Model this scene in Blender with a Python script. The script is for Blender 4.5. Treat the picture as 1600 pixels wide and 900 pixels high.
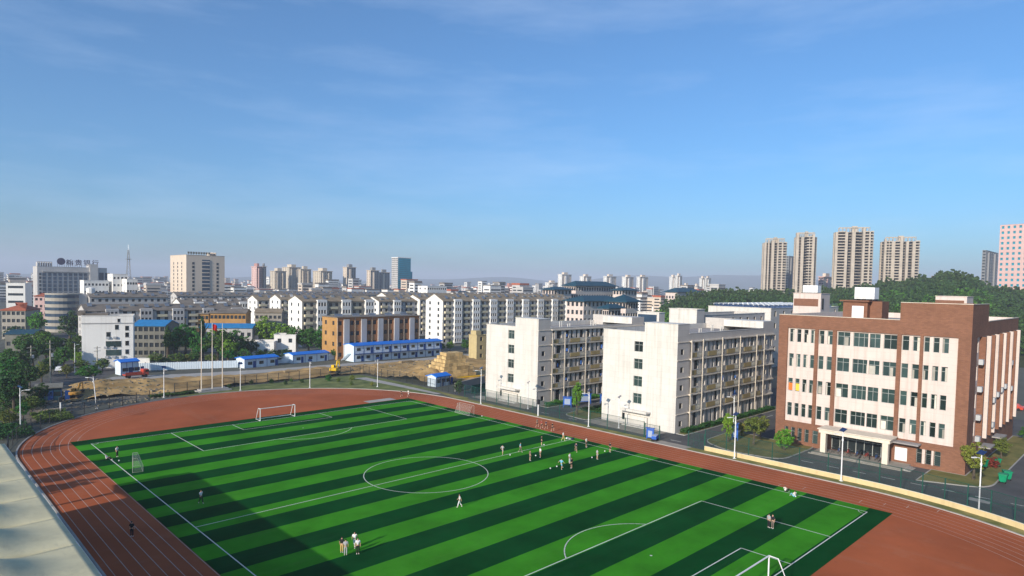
import bpy, math, random
import numpy as np
from mathutils import Matrix, Vector
random.seed(7); rng = np.random.default_rng(7)
for o in list(bpy.data.objects): bpy.data.objects.remove(o)
scene = bpy.context.scene
COL = scene.collection

# ------------------------------------------------------------------ camera
CAM = np.array([-25.43, -26.63, 28.37]); F = 1014.65
YAW, PIT, ROL, PPY = 0.77418, 0.044415, 0.020192, 489.66
_fw = np.array([math.sin(YAW)*math.cos(PIT), math.cos(YAW)*math.cos(PIT), -math.sin(PIT)])
_r = np.array([math.cos(YAW), -math.sin(YAW), 0.0]); _u = np.cross(_r, _fw)
_r2 = _r*math.cos(ROL)+_u*math.sin(ROL); _u2 = -_r*math.sin(ROL)+_u*math.cos(ROL)
cd = bpy.data.cameras.new('camera'); cam = bpy.data.objects.new('camera', cd); COL.objects.link(cam)
M = Matrix.Identity(4)
for i in range(3):
    M[i][0], M[i][1], M[i][2], M[i][3] = _r2[i], _u2[i], -_fw[i], CAM[i]
cam.matrix_world = M
cd.sensor_fit = 'HORIZONTAL'; cd.sensor_width = 36.0; cd.lens = F/1600*36.0
cd.shift_y = (PPY-450)/1600; cd.clip_start = 0.5; cd.clip_end = 30000
scene.camera = cam

# ------------------------------------------------------------------ sky, sun, exposure
SUN_EL = math.radians(20.5); SHADOW_AZ = math.radians(9)      # shadows run along +x, a little towards +y
w = bpy.data.worlds.new('World'); scene.world = w; w.use_nodes = True
wn = w.node_tree; wn.nodes.clear()
sky = wn.nodes.new('ShaderNodeTexSky'); sky.sky_type = 'NISHITA'; sky.sun_disc = False
sky.sun_elevation = SUN_EL
sun_dir = Vector((-math.cos(SHADOW_AZ)*math.cos(SUN_EL), -math.sin(SHADOW_AZ)*math.cos(SUN_EL), math.sin(SUN_EL)))
sky.sun_rotation = math.atan2(sun_dir.x, sun_dir.y)
sky.altitude = 0; sky.air_density = 1.0; sky.dust_density = 1.3; sky.ozone_density = 8.0
bg = wn.nodes.new('ShaderNodeBackground'); bg.inputs['Strength'].default_value = 0.13
# thin high cirrus veil over the sky
tc = wn.nodes.new('ShaderNodeTexCoord'); mp = wn.nodes.new('ShaderNodeMapping'); mp.inputs['Scale'].default_value = (1.2, 1.2, 7.0); mp.inputs['Rotation'].default_value = (0.12, 0.05, 0.4)
nz = wn.nodes.new('ShaderNodeTexNoise'); nz.inputs['Scale'].default_value = 2.2; nz.inputs['Detail'].default_value = 7; nz.inputs['Roughness'].default_value = 0.62
cr = wn.nodes.new('ShaderNodeValToRGB'); cr.color_ramp.elements[0].position = 0.45; cr.color_ramp.elements[0].color = (0.03, 0.03, 0.03, 1)
cr.color_ramp.elements[1].position = 0.85; cr.color_ramp.elements[1].color = (0.26, 0.26, 0.26, 1)
mx = wn.nodes.new('ShaderNodeMixRGB'); mx.inputs[2].default_value = (6.0, 5.8, 7.4, 1)
out = wn.nodes.new('ShaderNodeOutputWorld')
L = wn.links.new
L(tc.outputs['Generated'], mp.inputs[0]); L(mp.outputs[0], nz.inputs['Vector']); L(nz.outputs['Fac'], cr.inputs[0])
L(cr.outputs[0], mx.inputs[0]); L(sky.outputs[0], mx.inputs[1]); tint = wn.nodes.new('ShaderNodeMixRGB'); tint.blend_type = 'MULTIPLY'; tint.inputs[0].default_value = 1.0; tint.inputs[2].default_value = (0.87, 1.05, 1.02, 1)
L(mx.outputs[0], tint.inputs[1]); L(tint.outputs[0], bg.inputs[0]); L(bg.outputs[0], out.inputs[0])
sd = bpy.data.lights.new('sun', 'SUN'); sd.energy = 4.6; sd.angle = math.radians(0.5); sd.color = (1.0, 0.895, 0.76)
sun = bpy.data.objects.new('sun', sd); COL.objects.link(sun)
sun.rotation_euler = sun_dir.to_track_quat('Z', 'Y').to_euler(); sun.location = (-300, -60, 150)
vs = scene.view_settings; vs.view_transform = 'Standard'; vs.look = 'None'; vs.exposure = 0.34; vs.gamma = 1.0
scene.cycles.max_bounces = 6; scene.cycles.transparent_max_bounces = 24

# ------------------------------------------------------------------ picture <-> place helpers
def ray(px, py): return _fw+_r2*(px-800)/F-_u2*(py-PPY)/F
def G(px, py, z=0.0):
    d = ray(px, py); t = (z-CAM[2])/d[2]; return CAM+d*t
def at(px, py, dist):
    d = ray(px, py); return CAM+d*dist/(d@_fw)
def P(X):
    d = np.array(X, float)-CAM; z = d@_fw
    return 800+F*(d@_r2)/z, PPY-F*(d@_u2)/z
def solve(fn, lo, hi, t):
    a = fn(lo) < fn(hi)
    for _ in range(50):
        m = (lo+hi)/2
        if (fn(m) < t) == a: lo = m
        else: hi = m
    return lo

# ------------------------------------------------------------------ materials
MATS = {}
def mat(name, col, rough=0.8, var=0.12, scale=0.6, bump=0.0, metal=0.0, spec=0.3, streak=0.0, detail=5, col2=None, island=0.0, obrand=0.0, bscale=None):
    """procedural surface: base colour broken up by noise, optional vertical rain streaks and bump"""
    if name in MATS: return MATS[name]
    m = bpy.data.materials.new(name); m.use_nodes = True; nt = m.node_tree; N = nt.nodes; K = nt.links.new
    b = N['Principled BSDF']; b.inputs['Roughness'].default_value = rough; b.inputs['Metallic'].default_value = metal
    b.inputs['Specular IOR Level'].default_value = spec
    geo = N.new('ShaderNodeNewGeometry')
    n1 = N.new('ShaderNodeTexNoise'); n1.inputs['Scale'].default_value = scale; n1.inputs['Detail'].default_value = detail; n1.inputs['Roughness'].default_value = 0.6
    K(geo.outputs['Position'], n1.inputs['Vector'])
    c1 = [max(0, x*(1-var)) for x in col]+[1]; c2 = [min(1, x*(1+var)) for x in (col2 or col)]+[1]
    mr = N.new('ShaderNodeValToRGB'); mr.color_ramp.elements[0].position = 0.3; mr.color_ramp.elements[1].position = 0.7
    mr.color_ramp.elements[0].color = c1; mr.color_ramp.elements[1].color = c2
    K(n1.outputs['Fac'], mr.inputs[0]); cur = mr.outputs[0]
    if streak:
        mp2 = N.new('ShaderNodeMapping'); mp2.inputs['Scale'].default_value = (1.6, 1.6, 0.07)
        n2 = N.new('ShaderNodeTexNoise'); n2.inputs['Scale'].default_value = 1.0; n2.inputs['Detail'].default_value = 6
        K(geo.outputs['Position'], mp2.inputs[0]); K(mp2.outputs[0], n2.inputs['Vector'])
        r2 = N.new('ShaderNodeMapRange'); r2.inputs[1].default_value = 0.5; r2.inputs[2].default_value = 0.8; r2.inputs[4].default_value = streak
        K(n2.outputs['Fac'], r2.inputs[0])
        mm = N.new('ShaderNodeMixRGB'); mm.blend_type = 'MULTIPLY'; mm.inputs[2].default_value = (0.55, 0.5, 0.43, 1)
        K(r2.outputs[0], mm.inputs[0]); K(cur, mm.inputs[1]); cur = mm.outputs[0]
    if island or obrand:
        hs = N.new('ShaderNodeHueSaturation'); add = N.new('ShaderNodeMath'); add.operation = 'MULTIPLY_ADD'
        if island: K(geo.outputs['Random Per Island'], add.inputs[0]); amp = island
        else:
            oi = N.new('ShaderNodeObjectInfo'); K(oi.outputs['Random'], add.inputs[0]); amp = obrand
        add.inputs[1].default_value = 2*amp; add.inputs[2].default_value = 1-amp
        K(add.outputs[0], hs.inputs['Value'])
        if island and obrand:
            oi = N.new('ShaderNodeObjectInfo'); a2 = N.new('ShaderNodeMath'); a2.operation = 'MULTIPLY_ADD'
            K(oi.outputs['Random'], a2.inputs[0]); a2.inputs[1].default_value = 0.10*obrand; a2.inputs[2].default_value = 0.5-0.05*obrand
            K(a2.outputs[0], hs.inputs['Hue'])
        K(cur, hs.inputs['Color']); cur = hs.outputs[0]
    K(cur, b.inputs['Base Color'])
    if bump:
        n3 = N.new('ShaderNodeTexNoise'); n3.inputs['Scale'].default_value = bscale or scale*6; n3.inputs['Detail'].default_value = 6
        K(geo.outputs['Position'], n3.inputs['Vector'])
        bp = N.new('ShaderNodeBump'); bp.inputs['Strength'].default_value = bump; bp.inputs['Distance'].default_value = 0.1
        K(n3.outputs['Fac'], bp.inputs['Height']); K(bp.outputs[0], b.inputs['Normal'])
    MATS[name] = m; return m
def wear(m, scale, amt, col, lo=.52, hi=.75, stretch=(1, 1, 1), detail=8):
    """patches of wear or stain with a shape of their own, mixed over the base colour"""
    N = m.node_tree.nodes; K = m.node_tree.links.new; b = N['Principled BSDF']; src = b.inputs['Base Color'].links[0].from_socket
    geo = N.new('ShaderNodeNewGeometry'); mp3 = N.new('ShaderNodeMapping'); mp3.inputs['Scale'].default_value = stretch; mp3.inputs['Location'].default_value = (scale*91, 17, 5)
    n = N.new('ShaderNodeTexNoise'); n.inputs['Scale'].default_value = scale; n.inputs['Detail'].default_value = detail; n.inputs['Roughness'].default_value = .65
    K(geo.outputs['Position'], mp3.inputs[0]); K(mp3.outputs[0], n.inputs['Vector'])
    r = N.new('ShaderNodeMapRange'); r.inputs[1].default_value = lo; r.inputs[2].default_value = hi; r.inputs[4].default_value = amt; K(n.outputs['Fac'], r.inputs[0])
    x = N.new('ShaderNodeMixRGB'); x.inputs[2].default_value = (*col, 1); K(r.outputs[0], x.inputs[0]); K(src, x.inputs[1]); K(x.outputs[0], b.inputs['Base Color'])
def glass(name, col, rough=0.08, obrand=0.5):
    m = mat(name, col, rough=rough, var=0.3, scale=0.35, spec=0.6, obrand=obrand); return m
def sheer(name, col, alpha):
    """wire mesh far too fine to resolve: a thin sheet that lets most light through"""
    m = bpy.data.materials.new(name); m.use_nodes = True; N = m.node_tree.nodes; K = m.node_tree.links.new
    b = N['Principled BSDF']; b.inputs['Base Color'].default_value = (*col, 1); b.inputs['Roughness'].default_value = 0.6
    b.inputs['Alpha'].default_value = alpha; MATS[name] = m; return m

# ------------------------------------------------------------------ mesh helpers
ORG = {}
class MB:
    def __init__(s): s.v = []; s.f = []
    def quad(s, a, b, c, d):
        i = len(s.v); s.v += [tuple(a), tuple(b), tuple(c), tuple(d)]; s.f.append((i, i+1, i+2, i+3)); return s
    def poly(s, pts):
        i = len(s.v); s.v += [tuple(p) for p in pts]; s.f.append(tuple(range(i, i+len(pts)))); return s
    def box(s, x0, x1, y0, y1, z0, z1):
        if x0 > x1: x0, x1 = x1, x0
        if y0 > y1: y0, y1 = y1, y0
        i = len(s.v)
        s.v += [(x0, y0, z0), (x1, y0, z0), (x1, y1, z0), (x0, y1, z0), (x0, y0, z1), (x1, y0, z1), (x1, y1, z1), (x0, y1, z1)]
        s.f += [(i, i+3, i+2, i+1), (i+4, i+5, i+6, i+7), (i, i+1, i+5, i+4), (i+1, i+2, i+6, i+5), (i+2, i+3, i+7, i+6), (i+3, i, i+4, i+7)]
        return s
    def obox(s, c, ax, hx, ay, hy, az, hz):
        c = np.array(c, float); ax = np.array(ax, float); ay = np.array(ay, float); az = np.array(az, float); i = len(s.v)
        for dz in (-1, 1):
            for dx, dy in ((-1, -1), (1, -1), (1, 1), (-1, 1)):
                s.v.append(tuple(c+ax*hx*dx+ay*hy*dy+az*hz*dz))
        s.f += [(i, i+3, i+2, i+1), (i+4, i+5, i+6, i+7), (i, i+1, i+5, i+4), (i+1, i+2, i+6, i+5), (i+2, i+3, i+7, i+6), (i+3, i, i+4, i+7)]
        return s
    def prism(s, pts, z0, z1):
        n = len(pts); i = len(s.v)
        s.v += [(p[0], p[1], z0) for p in pts]+[(p[0], p[1], z1) for p in pts]
        s.f += [tuple(range(i+n-1, i-1, -1)), tuple(range(i+n, i+2*n))]
        for k in range(n): s.f.append((i+k, i+(k+1) % n, i+n+(k+1) % n, i+n+k))
        return s
    def tube(s, pts, rad, n=6, cap=True):
        """tapered tube through points; rad a number or one per point"""
        pts = [np.array(p, float) for p in pts]; i0 = len(s.v)
        rr = rad if isinstance(rad, (list, tuple)) else [rad]*len(pts)
        for k, p in enumerate(pts):
            d = pts[min(k+1, len(pts)-1)]-pts[max(k-1, 0)]; d = d/(np.linalg.norm(d)+1e-9)
            a = np.cross(d, (0, 0, 1.0) if abs(d[2]) < 0.9 else (1.0, 0, 0)); a /= np.linalg.norm(a); b = np.cross(d, a)
            for j in range(n):
                t = 2*math.pi*j/n; s.v.append(tuple(p+rr[k]*(math.cos(t)*a+math.sin(t)*b)))
        for k in range(len(pts)-1):
            for j in range(n):
                s.f.append((i0+k*n+j, i0+k*n+(j+1) % n, i0+(k+1)*n+(j+1) % n, i0+(k+1)*n+j))
        if cap:
            s.f.append(tuple(i0+j for j in range(n))[::-1]); e = i0+(len(pts)-1)*n; s.f.append(tuple(e+j for j in range(n)))
        return s
    def lathe(s, c, prof, n=16):
        i0 = len(s.v)
        for r, z in prof:
            for j in range(n):
                t = 2*math.pi*j/n; s.v.append((c[0]+r*math.cos(t), c[1]+r*math.sin(t), c[2]+z))
        for k in range(len(prof)-1):
            for j in range(n): s.f.append((i0+k*n+j, i0+k*n+(j+1) % n, i0+(k+1)*n+(j+1) % n, i0+(k+1)*n+j))
        s.f.append(tuple(i0+j for j in range(n))[::-1]); e = i0+(len(prof)-1)*n; s.f.append(tuple(e+j for j in range(n)))
        return s
    def mesh(s, name, m=None, smooth=False):
        me = bpy.data.meshes.new(name); me.from_pydata(s.v, [], s.f)
        if m: me.materials.append(m)
        if smooth:
            for p in me.polygons: p.use_smooth = True
        return me
    def build(s, name, m, parent=None, smooth=False, kind=None, bevel=0.0):
        o = bpy.data.objects.new(name, s.mesh(name, m, smooth)); COL.objects.link(o)
        if parent: o.parent = parent
        if kind: o['kind'] = kind
        if bevel:
            bv = o.modifiers.new('bevel', 'BEVEL'); bv.width = bevel; bv.segments = 2; bv.limit_method = 'ANGLE'
        return o
def inst(me, name, parent=None, loc=(0, 0, 0), rz=0.0, sc=None, kind=None):
    o = bpy.data.objects.new(name, me); COL.objects.link(o); o.location = loc; o.rotation_euler = (0, 0, rz)
    if sc: o.scale = sc if isinstance(sc, (tuple, list)) else (sc, sc, sc)
    if parent: o.parent = parent
    if kind: o['kind'] = kind
    return o
def tag(o, label, cat, group=None):
    o['label'] = label; o['category'] = cat
    if group: o['group'] = group
    return o
def thing(name, label, cat, loc=(0, 0, 0), rz=0.0, group=None):
    o = bpy.data.objects.new(name, None); COL.objects.link(o); o.empty_display_size = 0.5
    o.location = tuple(float(v) for v in loc); o.rotation_euler = (0, 0, rz); return tag(o, label, cat, group)
def struct(name, mb, m, smooth=False):
    o = mb.build(name, m, smooth=smooth); o['kind'] = 'structure'; return o
def copy_tree(o, parent=None):
    c = o.copy(); COL.objects.link(c); c.parent = parent
    for ch in o.children: copy_tree(ch, c)
    return c
def wallgrid(mb, p0, U, n, W, z0, z1, holes, depth=0.2):
    """a wall sheet W wide from z0 to z1 with rectangular openings (u0,u1,za,zb) and their reveals; n is the outward normal"""
    p0 = np.array(p0, float); U = np.array(U, float); n = np.array(n, float); Z = np.array((0, 0, 1.0))
    us = sorted({0.0, float(W)} | {round(h[i], 4) for h in holes for i in (0, 1)})
    zs = sorted({float(z0), float(z1)} | {round(h[i], 4) for h in holes for i in (2, 3)})
    def pt(u, z, d=0.0): return p0+U*u+Z*z-n*d
    # occupied cells
    occ = set()
    ui = {u: k for k, u in enumerate(us)}; zi = {z: k for k, z in enumerate(zs)}
    for h in holes:
        for a in range(ui[round(h[0], 4)], ui[round(h[1], 4)]):
            for b in range(zi[round(h[2], 4)], zi[round(h[3], 4)]): occ.add((a, b))
    for b in range(len(zs)-1):
        a = 0
        while a < len(us)-1:
            if (a, b) in occ: a += 1; continue
            e = a
            while e < len(us)-1 and (e, b) not in occ: e += 1
            mb.quad(pt(us[a], zs[b]), pt(us[e], zs[b]), pt(us[e], zs[b+1]), pt(us[a], zs[b+1])); a = e
    for u0, u1, za, zb in holes:
        mb.quad(pt(u0, za), pt(u1, za), pt(u1, za, depth), pt(u0, za, depth)); mb.quad(pt(u0, zb), pt(u1, zb), pt(u1, zb, depth), pt(u0, zb, depth))
        mb.quad(pt(u0, za), pt(u0, zb), pt(u0, zb, depth), pt(u0, za, depth)); mb.quad(pt(u1, za), pt(u1, zb), pt(u1, zb, depth), pt(u1, za, depth))
    return mb
def panes(mb, p0, U, n, holes, depth=0.2):
    p0 = np.array(p0, float); U = np.array(U, float); n = np.array(n, float); Z = np.array((0, 0, 1.0))
    for u0, u1, za, zb in holes:
        q = lambda u, z: p0+U*u+Z*z-n*(depth-0.004)
        mb.quad(q(u0, za), q(u1, za), q(u1, zb), q(u0, zb))
    return mb
WMESH = {}
def window_mesh(w_, h_, style):
    """glass slab and its frame, local: u along x 0..w, z 0..h, outside towards -y"""
    k = (round(w_, 2), round(h_, 2), style)
    if k in WMESH: return WMESH[k]
    g = MB().box(0, w_, 0.0, 0.03, 0, h_).mesh('window', MATS[style[0]])
    fr = MB(); t = 0.06; d = 0.05
    fr.box(0, t, -d, 0, 0, h_); fr.box(w_-t, w_, -d, 0, 0, h_); fr.box(t, w_-t, -d, 0, 0, t); fr.box(t, w_-t, -d, 0, h_-t, h_)
    nm = max(1, round(w_/0.85)) if w_ > 0.95 else 1
    for i in range(1, nm): fr.box(w_*i/nm-t/2, w_*i/nm+t/2, -d, 0, t, h_-t)
    if h_ > 1.5:
        zz = h_*0.68
        for i in range(nm):
            a = t if i == 0 else w_*i/nm+t/2; b = w_-t if i == nm-1 else w_*(i+1)/nm-t/2
            fr.box(a, b, -d+0.01, 0, zz-t/2, zz+t/2)
    f_ = fr.mesh('frame', MATS[style[1]])
    WMESH[k] = (g, f_); return WMESH[k]
def place_windows(parent, p0, ang, holes, depth, style, name='window'):
    """each opening gets a window object with a frame; ang: direction of u in the parent's plane"""
    c, s_ = math.cos(ang), math.sin(ang)
    for u0, u1, za, zb in holes:
        g, f_ = window_mesh(u1-u0, zb-za, style)
        # inward direction is +y rotated by ang
        o = inst(g, name, parent, (p0[0]+c*u0-s_*(depth-0.03), p0[1]+s_*u0+c*(depth-0.03), za), ang)
        inst(f_, 'frame', o)
# ------------------------------------------------------------------ base materials
mat('ground_soil', (0.10, 0.10, 0.075), var=0.35, scale=0.02, bump=0.3)
mat('track_red', (0.37, 0.100, 0.040), rough=0.9, var=0.22, scale=0.06, bump=0.15, bscale=20, detail=9, spec=0.03)
mat('turf_light', (0.042, 0.230, 0.013), rough=0.95, var=0.26, scale=0.16, bump=0.35, bscale=14, detail=12, spec=0.0)
mat('turf_dark', (0.003, 0.056, 0.012), rough=0.95, var=0.26, scale=0.16, bump=0.35, bscale=14, detail=12, spec=0.0)
mat('line_white', (0.62, 0.64, 0.58), rough=0.9, var=0.12, scale=0.4)
mat('lane_line', (0.46, 0.33, 0.27), rough=0.9, var=0.2, scale=0.5)
mat('asphalt', (0.082, 0.080, 0.080), rough=0.9, var=0.3, scale=0.12, bump=0.3, bscale=10, detail=8)
mat('concrete', (0.36, 0.34, 0.31), rough=0.9, var=0.16, scale=0.3, bump=0.15, streak=0.25)
mat('paving', (0.30, 0.27, 0.23), rough=0.9, var=0.2, scale=0.4, bump=0.2)
mat('lawn', (0.14, 0.15, 0.035), rough=1.0, var=0.45, scale=0.25, bump=0.6, bscale=6, detail=9, col2=(0.19, 0.155, 0.05))
mat('verge', (0.15, 0.21, 0.04), rough=1.0, var=0.5, scale=0.3, bump=0.6, bscale=6, detail=9, col2=(0.20, 0.17, 0.06))
mat('dirt', (0.31, 0.185, 0.058), rough=1.0, var=0.42, scale=0.13, bump=0.8, bscale=1.2, detail=10, col2=(0.42, 0.27, 0.11))
mat('paint_white', (0.78, 0.78, 0.76), rough=0.5, var=0.06, streak=0.12)
mat('pole_white', (0.76, 0.76, 0.75), rough=0.4, var=0.05)
mat('fence_green', (0.008, 0.07, 0.05), rough=0.55, var=0.15)
mat('wall_yellow', (0.60, 0.46, 0.24), rough=0.85, var=0.08, scale=0.5, streak=0.35)
sheer('wire_mesh', (0.006, 0.04, 0.035), 0.26)
sheer('wire_mesh_dark', (0.015, 0.03, 0.03), 0.20)
mat('steel', (0.45, 0.46, 0.47), rough=0.35, metal=0.8, var=0.1)
mat('dark_metal', (0.03, 0.032, 0.035), rough=0.5, var=0.2)
mat('solar_blue', (0.012, 0.03, 0.10), rough=0.15, spec=0.6, var=0.2, scale=4)

tk_ = MATS['track_red']; wear(tk_, .05, .45, (.20, .085, .055)); wear(tk_, .35, .35, (.42, .20, .12), .58, .8); wear(tk_, .9, .5, (.16, .07, .05), .62, .78); wear(tk_, .25, .3, (.36, .22, .15), .6, .8, (1, .12, 1))
for t_ in ('turf_light', 'turf_dark'):
    wear(MATS[t_], .07, .30, (.075, .20, .03) if t_ == 'turf_light' else (.012, .075, .02)); wear(MATS[t_], .5, .35, (.02, .13, .012) if t_ == 'turf_light' else (.002, .04, .01), .55, .8); wear(MATS[t_], .22, .4, (.10, .21, .05) if t_ == 'turf_light' else (.02, .08, .03), .56, .8, (.15, 3.5, 1))
wear(MATS['asphalt'], .15, .5, (.10, .10, .10), .5, .7); wear(MATS['asphalt'], .6, .5, (.035, .035, .038), .58, .7); wear(MATS['dirt'], .08, .6, (.20, .15, .08)); wear(MATS['dirt'], .3, .5, (.13, .13, .04), .58, .7); wear(MATS['lawn'], .2, .5, (.075, .13, .025), .45, .65)
mat('grass_far', (.095, .15, .032), rough=1.0, var=.4, scale=.3, bump=.6, bscale=6, detail=9, col2=(.15, .16, .05))
# ------------------------------------------------------------------ ground
g = MB(); n = 40; R = 9000
for i in range(n):
    for j in range(n):
        # finer near the school, coarser far away
        f_ = lambda t: math.copysign(abs(t)**2.2, t)*R
        x0, x1 = f_(-1+2*i/n), f_(-1+2*(i+1)/n); y0, y1 = f_(-1+2*j/n), f_(-1+2*(j+1)/n)
        g.quad((x0, y0, -0.02), (x1, y0, -0.02), (x1, y1, -0.02), (x0, y1, -0.02))
struct('ground', g, MATS['ground_soil'])

# ------------------------------------------------------------------ running track
XC, YN, YF, RI, RO = 32.5, 5.0, 95.0, 34.95, 42.9
def oval(r, k=40):
    pts = []
    for i in range(k+1):
        t = math.pi*i/k; pts.append((XC+r*math.cos(t), YF+r*math.sin(t)))
    for i in range(k+1):
        t = math.pi+math.pi*i/k; pts.append((XC+r*math.cos(t), YN+r*math.sin(t)))
    return pts
def ring(mb, r0, r1, z, k=48):
    a, b = oval(r0, k), oval(r1, k); m = len(a)
    for i in range(m):
        j = (i+1) % m; mb.quad((*a[i], z), (*a[j], z), (*b[j], z), (*b[i], z))
    return mb
struct('running_track', MB().poly([(x, y, 0.004) for x, y in oval(RO, 60)]), MATS['track_red'])
track = bpy.data.objects['running_track']
for k in range(7):
    rr = RI+0.05+k*1.21
    ring(MB(), rr-0.035, rr+0.035, 0.010).build('lane_line', MATS['lane_line'], track)
# cross ticks on the bends and straights, and the pale jump board
for x0, x1, y in ((68.7, 69.9, 2.0), (69.9, 71.1, -0.6), (71.1, 72.3, -3.0), (68.7, 69.9, 9.5), (72.3, 73.5, -6.2), (73.5, 74.7, -9.0), (67.5, 68.7, 12.5)):
    MB().box(x0, x1, y, y+0.08, 0.010, 0.014).build('start_mark', MATS['lane_line'], track)
MB().box(56.5, 64.0, 104.3, 107.0, 0.011, 0.016).build('landing_mat_base', MATS['concrete'], track)
# kerb ring
kerb = ring(MB(), RO, RO+0.22, 0.13); a, b = oval(RO, 48), oval(RO+0.22, 48)
for P_ in (a, b):
    for i in range(len(P_)):
        j = (i+1) % len(P_); kerb.quad((*P_[i], -0.02), (*P_[j], -0.02), (*P_[j], 0.13), (*P_[i], 0.13))
kerb.build('kerb', MATS['concrete'])['kind'] = 'structure'

# ------------------------------------------------------------------ football pitch
W_, L_ = 65.33, 100.58
GX0, GX1, GY0, GY1 = -2.4, 67.3, -2.4, 104.0
pitch = struct('football_pitch', MB().box(GX0, GX1, GY0, GY1, 0.004, 0.016), MATS['turf_dark'])
for k in range(25):
    y0 = 0.3+4.0*k; y1 = y0+4.0
    MB().quad((GX0, y0, 0.020), (GX1, y0, 0.020), (GX1, y1, 0.020), (GX0, y1, 0.020)).build('turf_strip', MATS['turf_light' if k % 2 == 0 else 'turf_dark'], pitch)
def line(pts, wd=0.12, name='pitch_line', closed=False):
    mb = MB(); m = len(pts); z = 0.026
    for i in range(m if closed else m-1):
        p, q = np.array(pts[i]), np.array(pts[(i+1) % m]); d = q-p; d = d/np.linalg.norm(d); nn = np.array((-d[1], d[0]))*wd/2; e = d*wd/2*0.9
        a, b = p-e, q+e
        mb.quad((*(a+nn), z), (*(b+nn), z), (*(b-nn), z), (*(a-nn), z))
    return mb.build(name, MATS['line_white'], pitch)
cx = W_/2
line([(0, 0), (0, L_)], name='touch_line'); line([(W_, 0), (W_, L_)], name='touch_line')
line([(0, 0), (W_, 0)], name='goal_line'); line([(0, L_), (W_, L_)], name='goal_line'); line([(0, L_/2), (W_, L_/2)], name='halfway_line')
arc = lambda c, r, a0, a1, k=40: [(c[0]+r*math.cos(a0+(a1-a0)*i/k), c[1]+r*math.sin(a0+(a1-a0)*i/k)) for i in range(k+1)]
line(arc((cx, L_/2), 9.15, 0, 2*math.pi, 72), name='centre_circle')
for s_, y0 in ((1, 0.0), (-1, L_)):
    line([(cx-20.16, y0), (cx-20.16, y0+s_*16.5), (cx+20.16, y0+s_*16.5), (cx+20.16, y0)], name='penalty_area_line')
    line([(cx-9.16, y0), (cx-9.16, y0+s_*5.5), (cx+9.16, y0+s_*5.5), (cx+9.16, y0)], name='goal_area_line')
    th = math.acos(5.5/9.15)
    line(arc((cx, y0+s_*11), 9.15, s_*math.pi/2-th, s_*math.pi/2+th, 24), name='penalty_arc')
    MB().lathe((cx, y0+s_*11, 0.026), [(0.14, 0), (0.13, 0.003)], 12).build('penalty_spot', MATS['line_white'], pitch)
    for xx, a0 in ((0, 0), (W_, math.pi/2)):
        aa = {(1, 0): 0, (1, 1): math.pi/2, (-1, 0): -math.pi/2, (-1, 1): math.pi}[(s_, 1 if xx else 0)]
        line(arc((xx, y0), 1.0, aa, aa+math.pi/2, 8), name='corner_arc')

# ------------------------------------------------------------------ verges, roads, pavements
def sheet(name, pts, z, m, kind='structure'):
    o = MB().poly([(p[0], p[1], z) for p in pts]).build(name, MATS[m]); o['kind'] = kind; return o
# right verge between kerb and fence; it follows the near bend
vr = [(XC+(RO+0.22)*math.cos(t), YN+(RO+0.22)*math.sin(t)) for t in np.linspace(-0.75, 0, 14)]
vo = [(XC+45.2*math.cos(t), YN+45.2*math.sin(t)) for t in np.linspace(-0.75, 0, 14)]
sheet('verge', vr+[(XC+RO+0.22, YF), (79.2, YF+15), (79.2, YF), (77.7, YF-1)]+vo[::-1], 0.05, 'verge')
# far verge behind the bend up to the fence
fa = [(XC+(RO+0.22)*math.cos(t), YF+(RO+0.22)*math.sin(t)) for t in np.linspace(0.28, math.pi*0.56, 30)]
sheet('verge', fa+[(29, 143.2), (44.5, 145.6), (60, 146.4), (79, 146.2), (80.4, 134), (80.6, 119), (80.0, 107)], 0.03, 'grass_far')
sheet('footpath', [(74.0, 140.5), (77.6, 140.0), (77.9, 126), (77.6, 104), (76.1, 104), (75.6, 116), (74.9, 128)], 0.045, 'concrete')
# asphalt yard east of the fence
sheet('campus_road', [(v[0]+0.35, v[1]) for v in vo]+[(78.0, 60), (79.4, 96), (79.6, 104), (160, 104), (160, -60), (90, -60), (70, -31)], 0.004, 'asphalt')
def kerbed(name, pts, m, zk=0.13):
    o = sheet(name, pts, zk-0.02, m); nn = len(pts); k = MB(); c = np.mean(np.array(pts), axis=0)
    for i in range(nn):
        p, q = np.array(pts[i]), np.array(pts[(i+1) % nn]); d = q-p; l_ = np.linalg.norm(d); d = d/l_; nv = np.array((-d[1], d[0])); mid = (p+q)/2
        if (mid-c)@nv < 0: nv = -nv
        cc = mid+nv*0.07; k.obox((cc[0], cc[1], zk/2), (*d, 0), l_/2+0.05, (*nv, 0), 0.09, (0, 0, 1), zk/2)
    k.build('kerb', MATS['concrete'], o); return o
def fillet(pts, idx, r=2.5, k=6):
    res = []
    for i, p in enumerate(pts):
        if i not in idx: res.append(p); continue
        p = np.array(p, float); a = np.array(pts[i-1], float)-p; b = np.array(pts[(i+1) % len(pts)], float)-p
        a = a/np.linalg.norm(a)*r; b = b/np.linalg.norm(b)*r
        for j in range(k+1):
            t = j/k; res.append(tuple((1-t)**2*(p+a)+2*t*(1-t)*p+t*t*(p+b)))
    return res
kerbed('lawn_island', fillet([(82.0, 18.3), (93.0, 18.0), (95.2, 18.2), (95.2, 25.2), (96.5, 34.2), (84.0, 33.6), (80.7, 27)], {5, 6, 0}, 2.8), 'lawn')
kerbed('lawn_bed', fillet([(86.6, -0.4), (95.2, -0.4), (95.2, -4.95), (137, -4.95), (137, -8.9), (90.0, -8.8)], {5}, 3.5), 'lawn')
kerbed('planting_bed', [(85.3, 38.4), (126.5, 38.4), (126.5, 40.1), (85.3, 40.1)], 'lawn')
kerbed('planting_bed', [(85.3, 74.0), (126.5, 74.0), (126.5, 76.3), (85.3, 76.3)], 'lawn')
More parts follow.
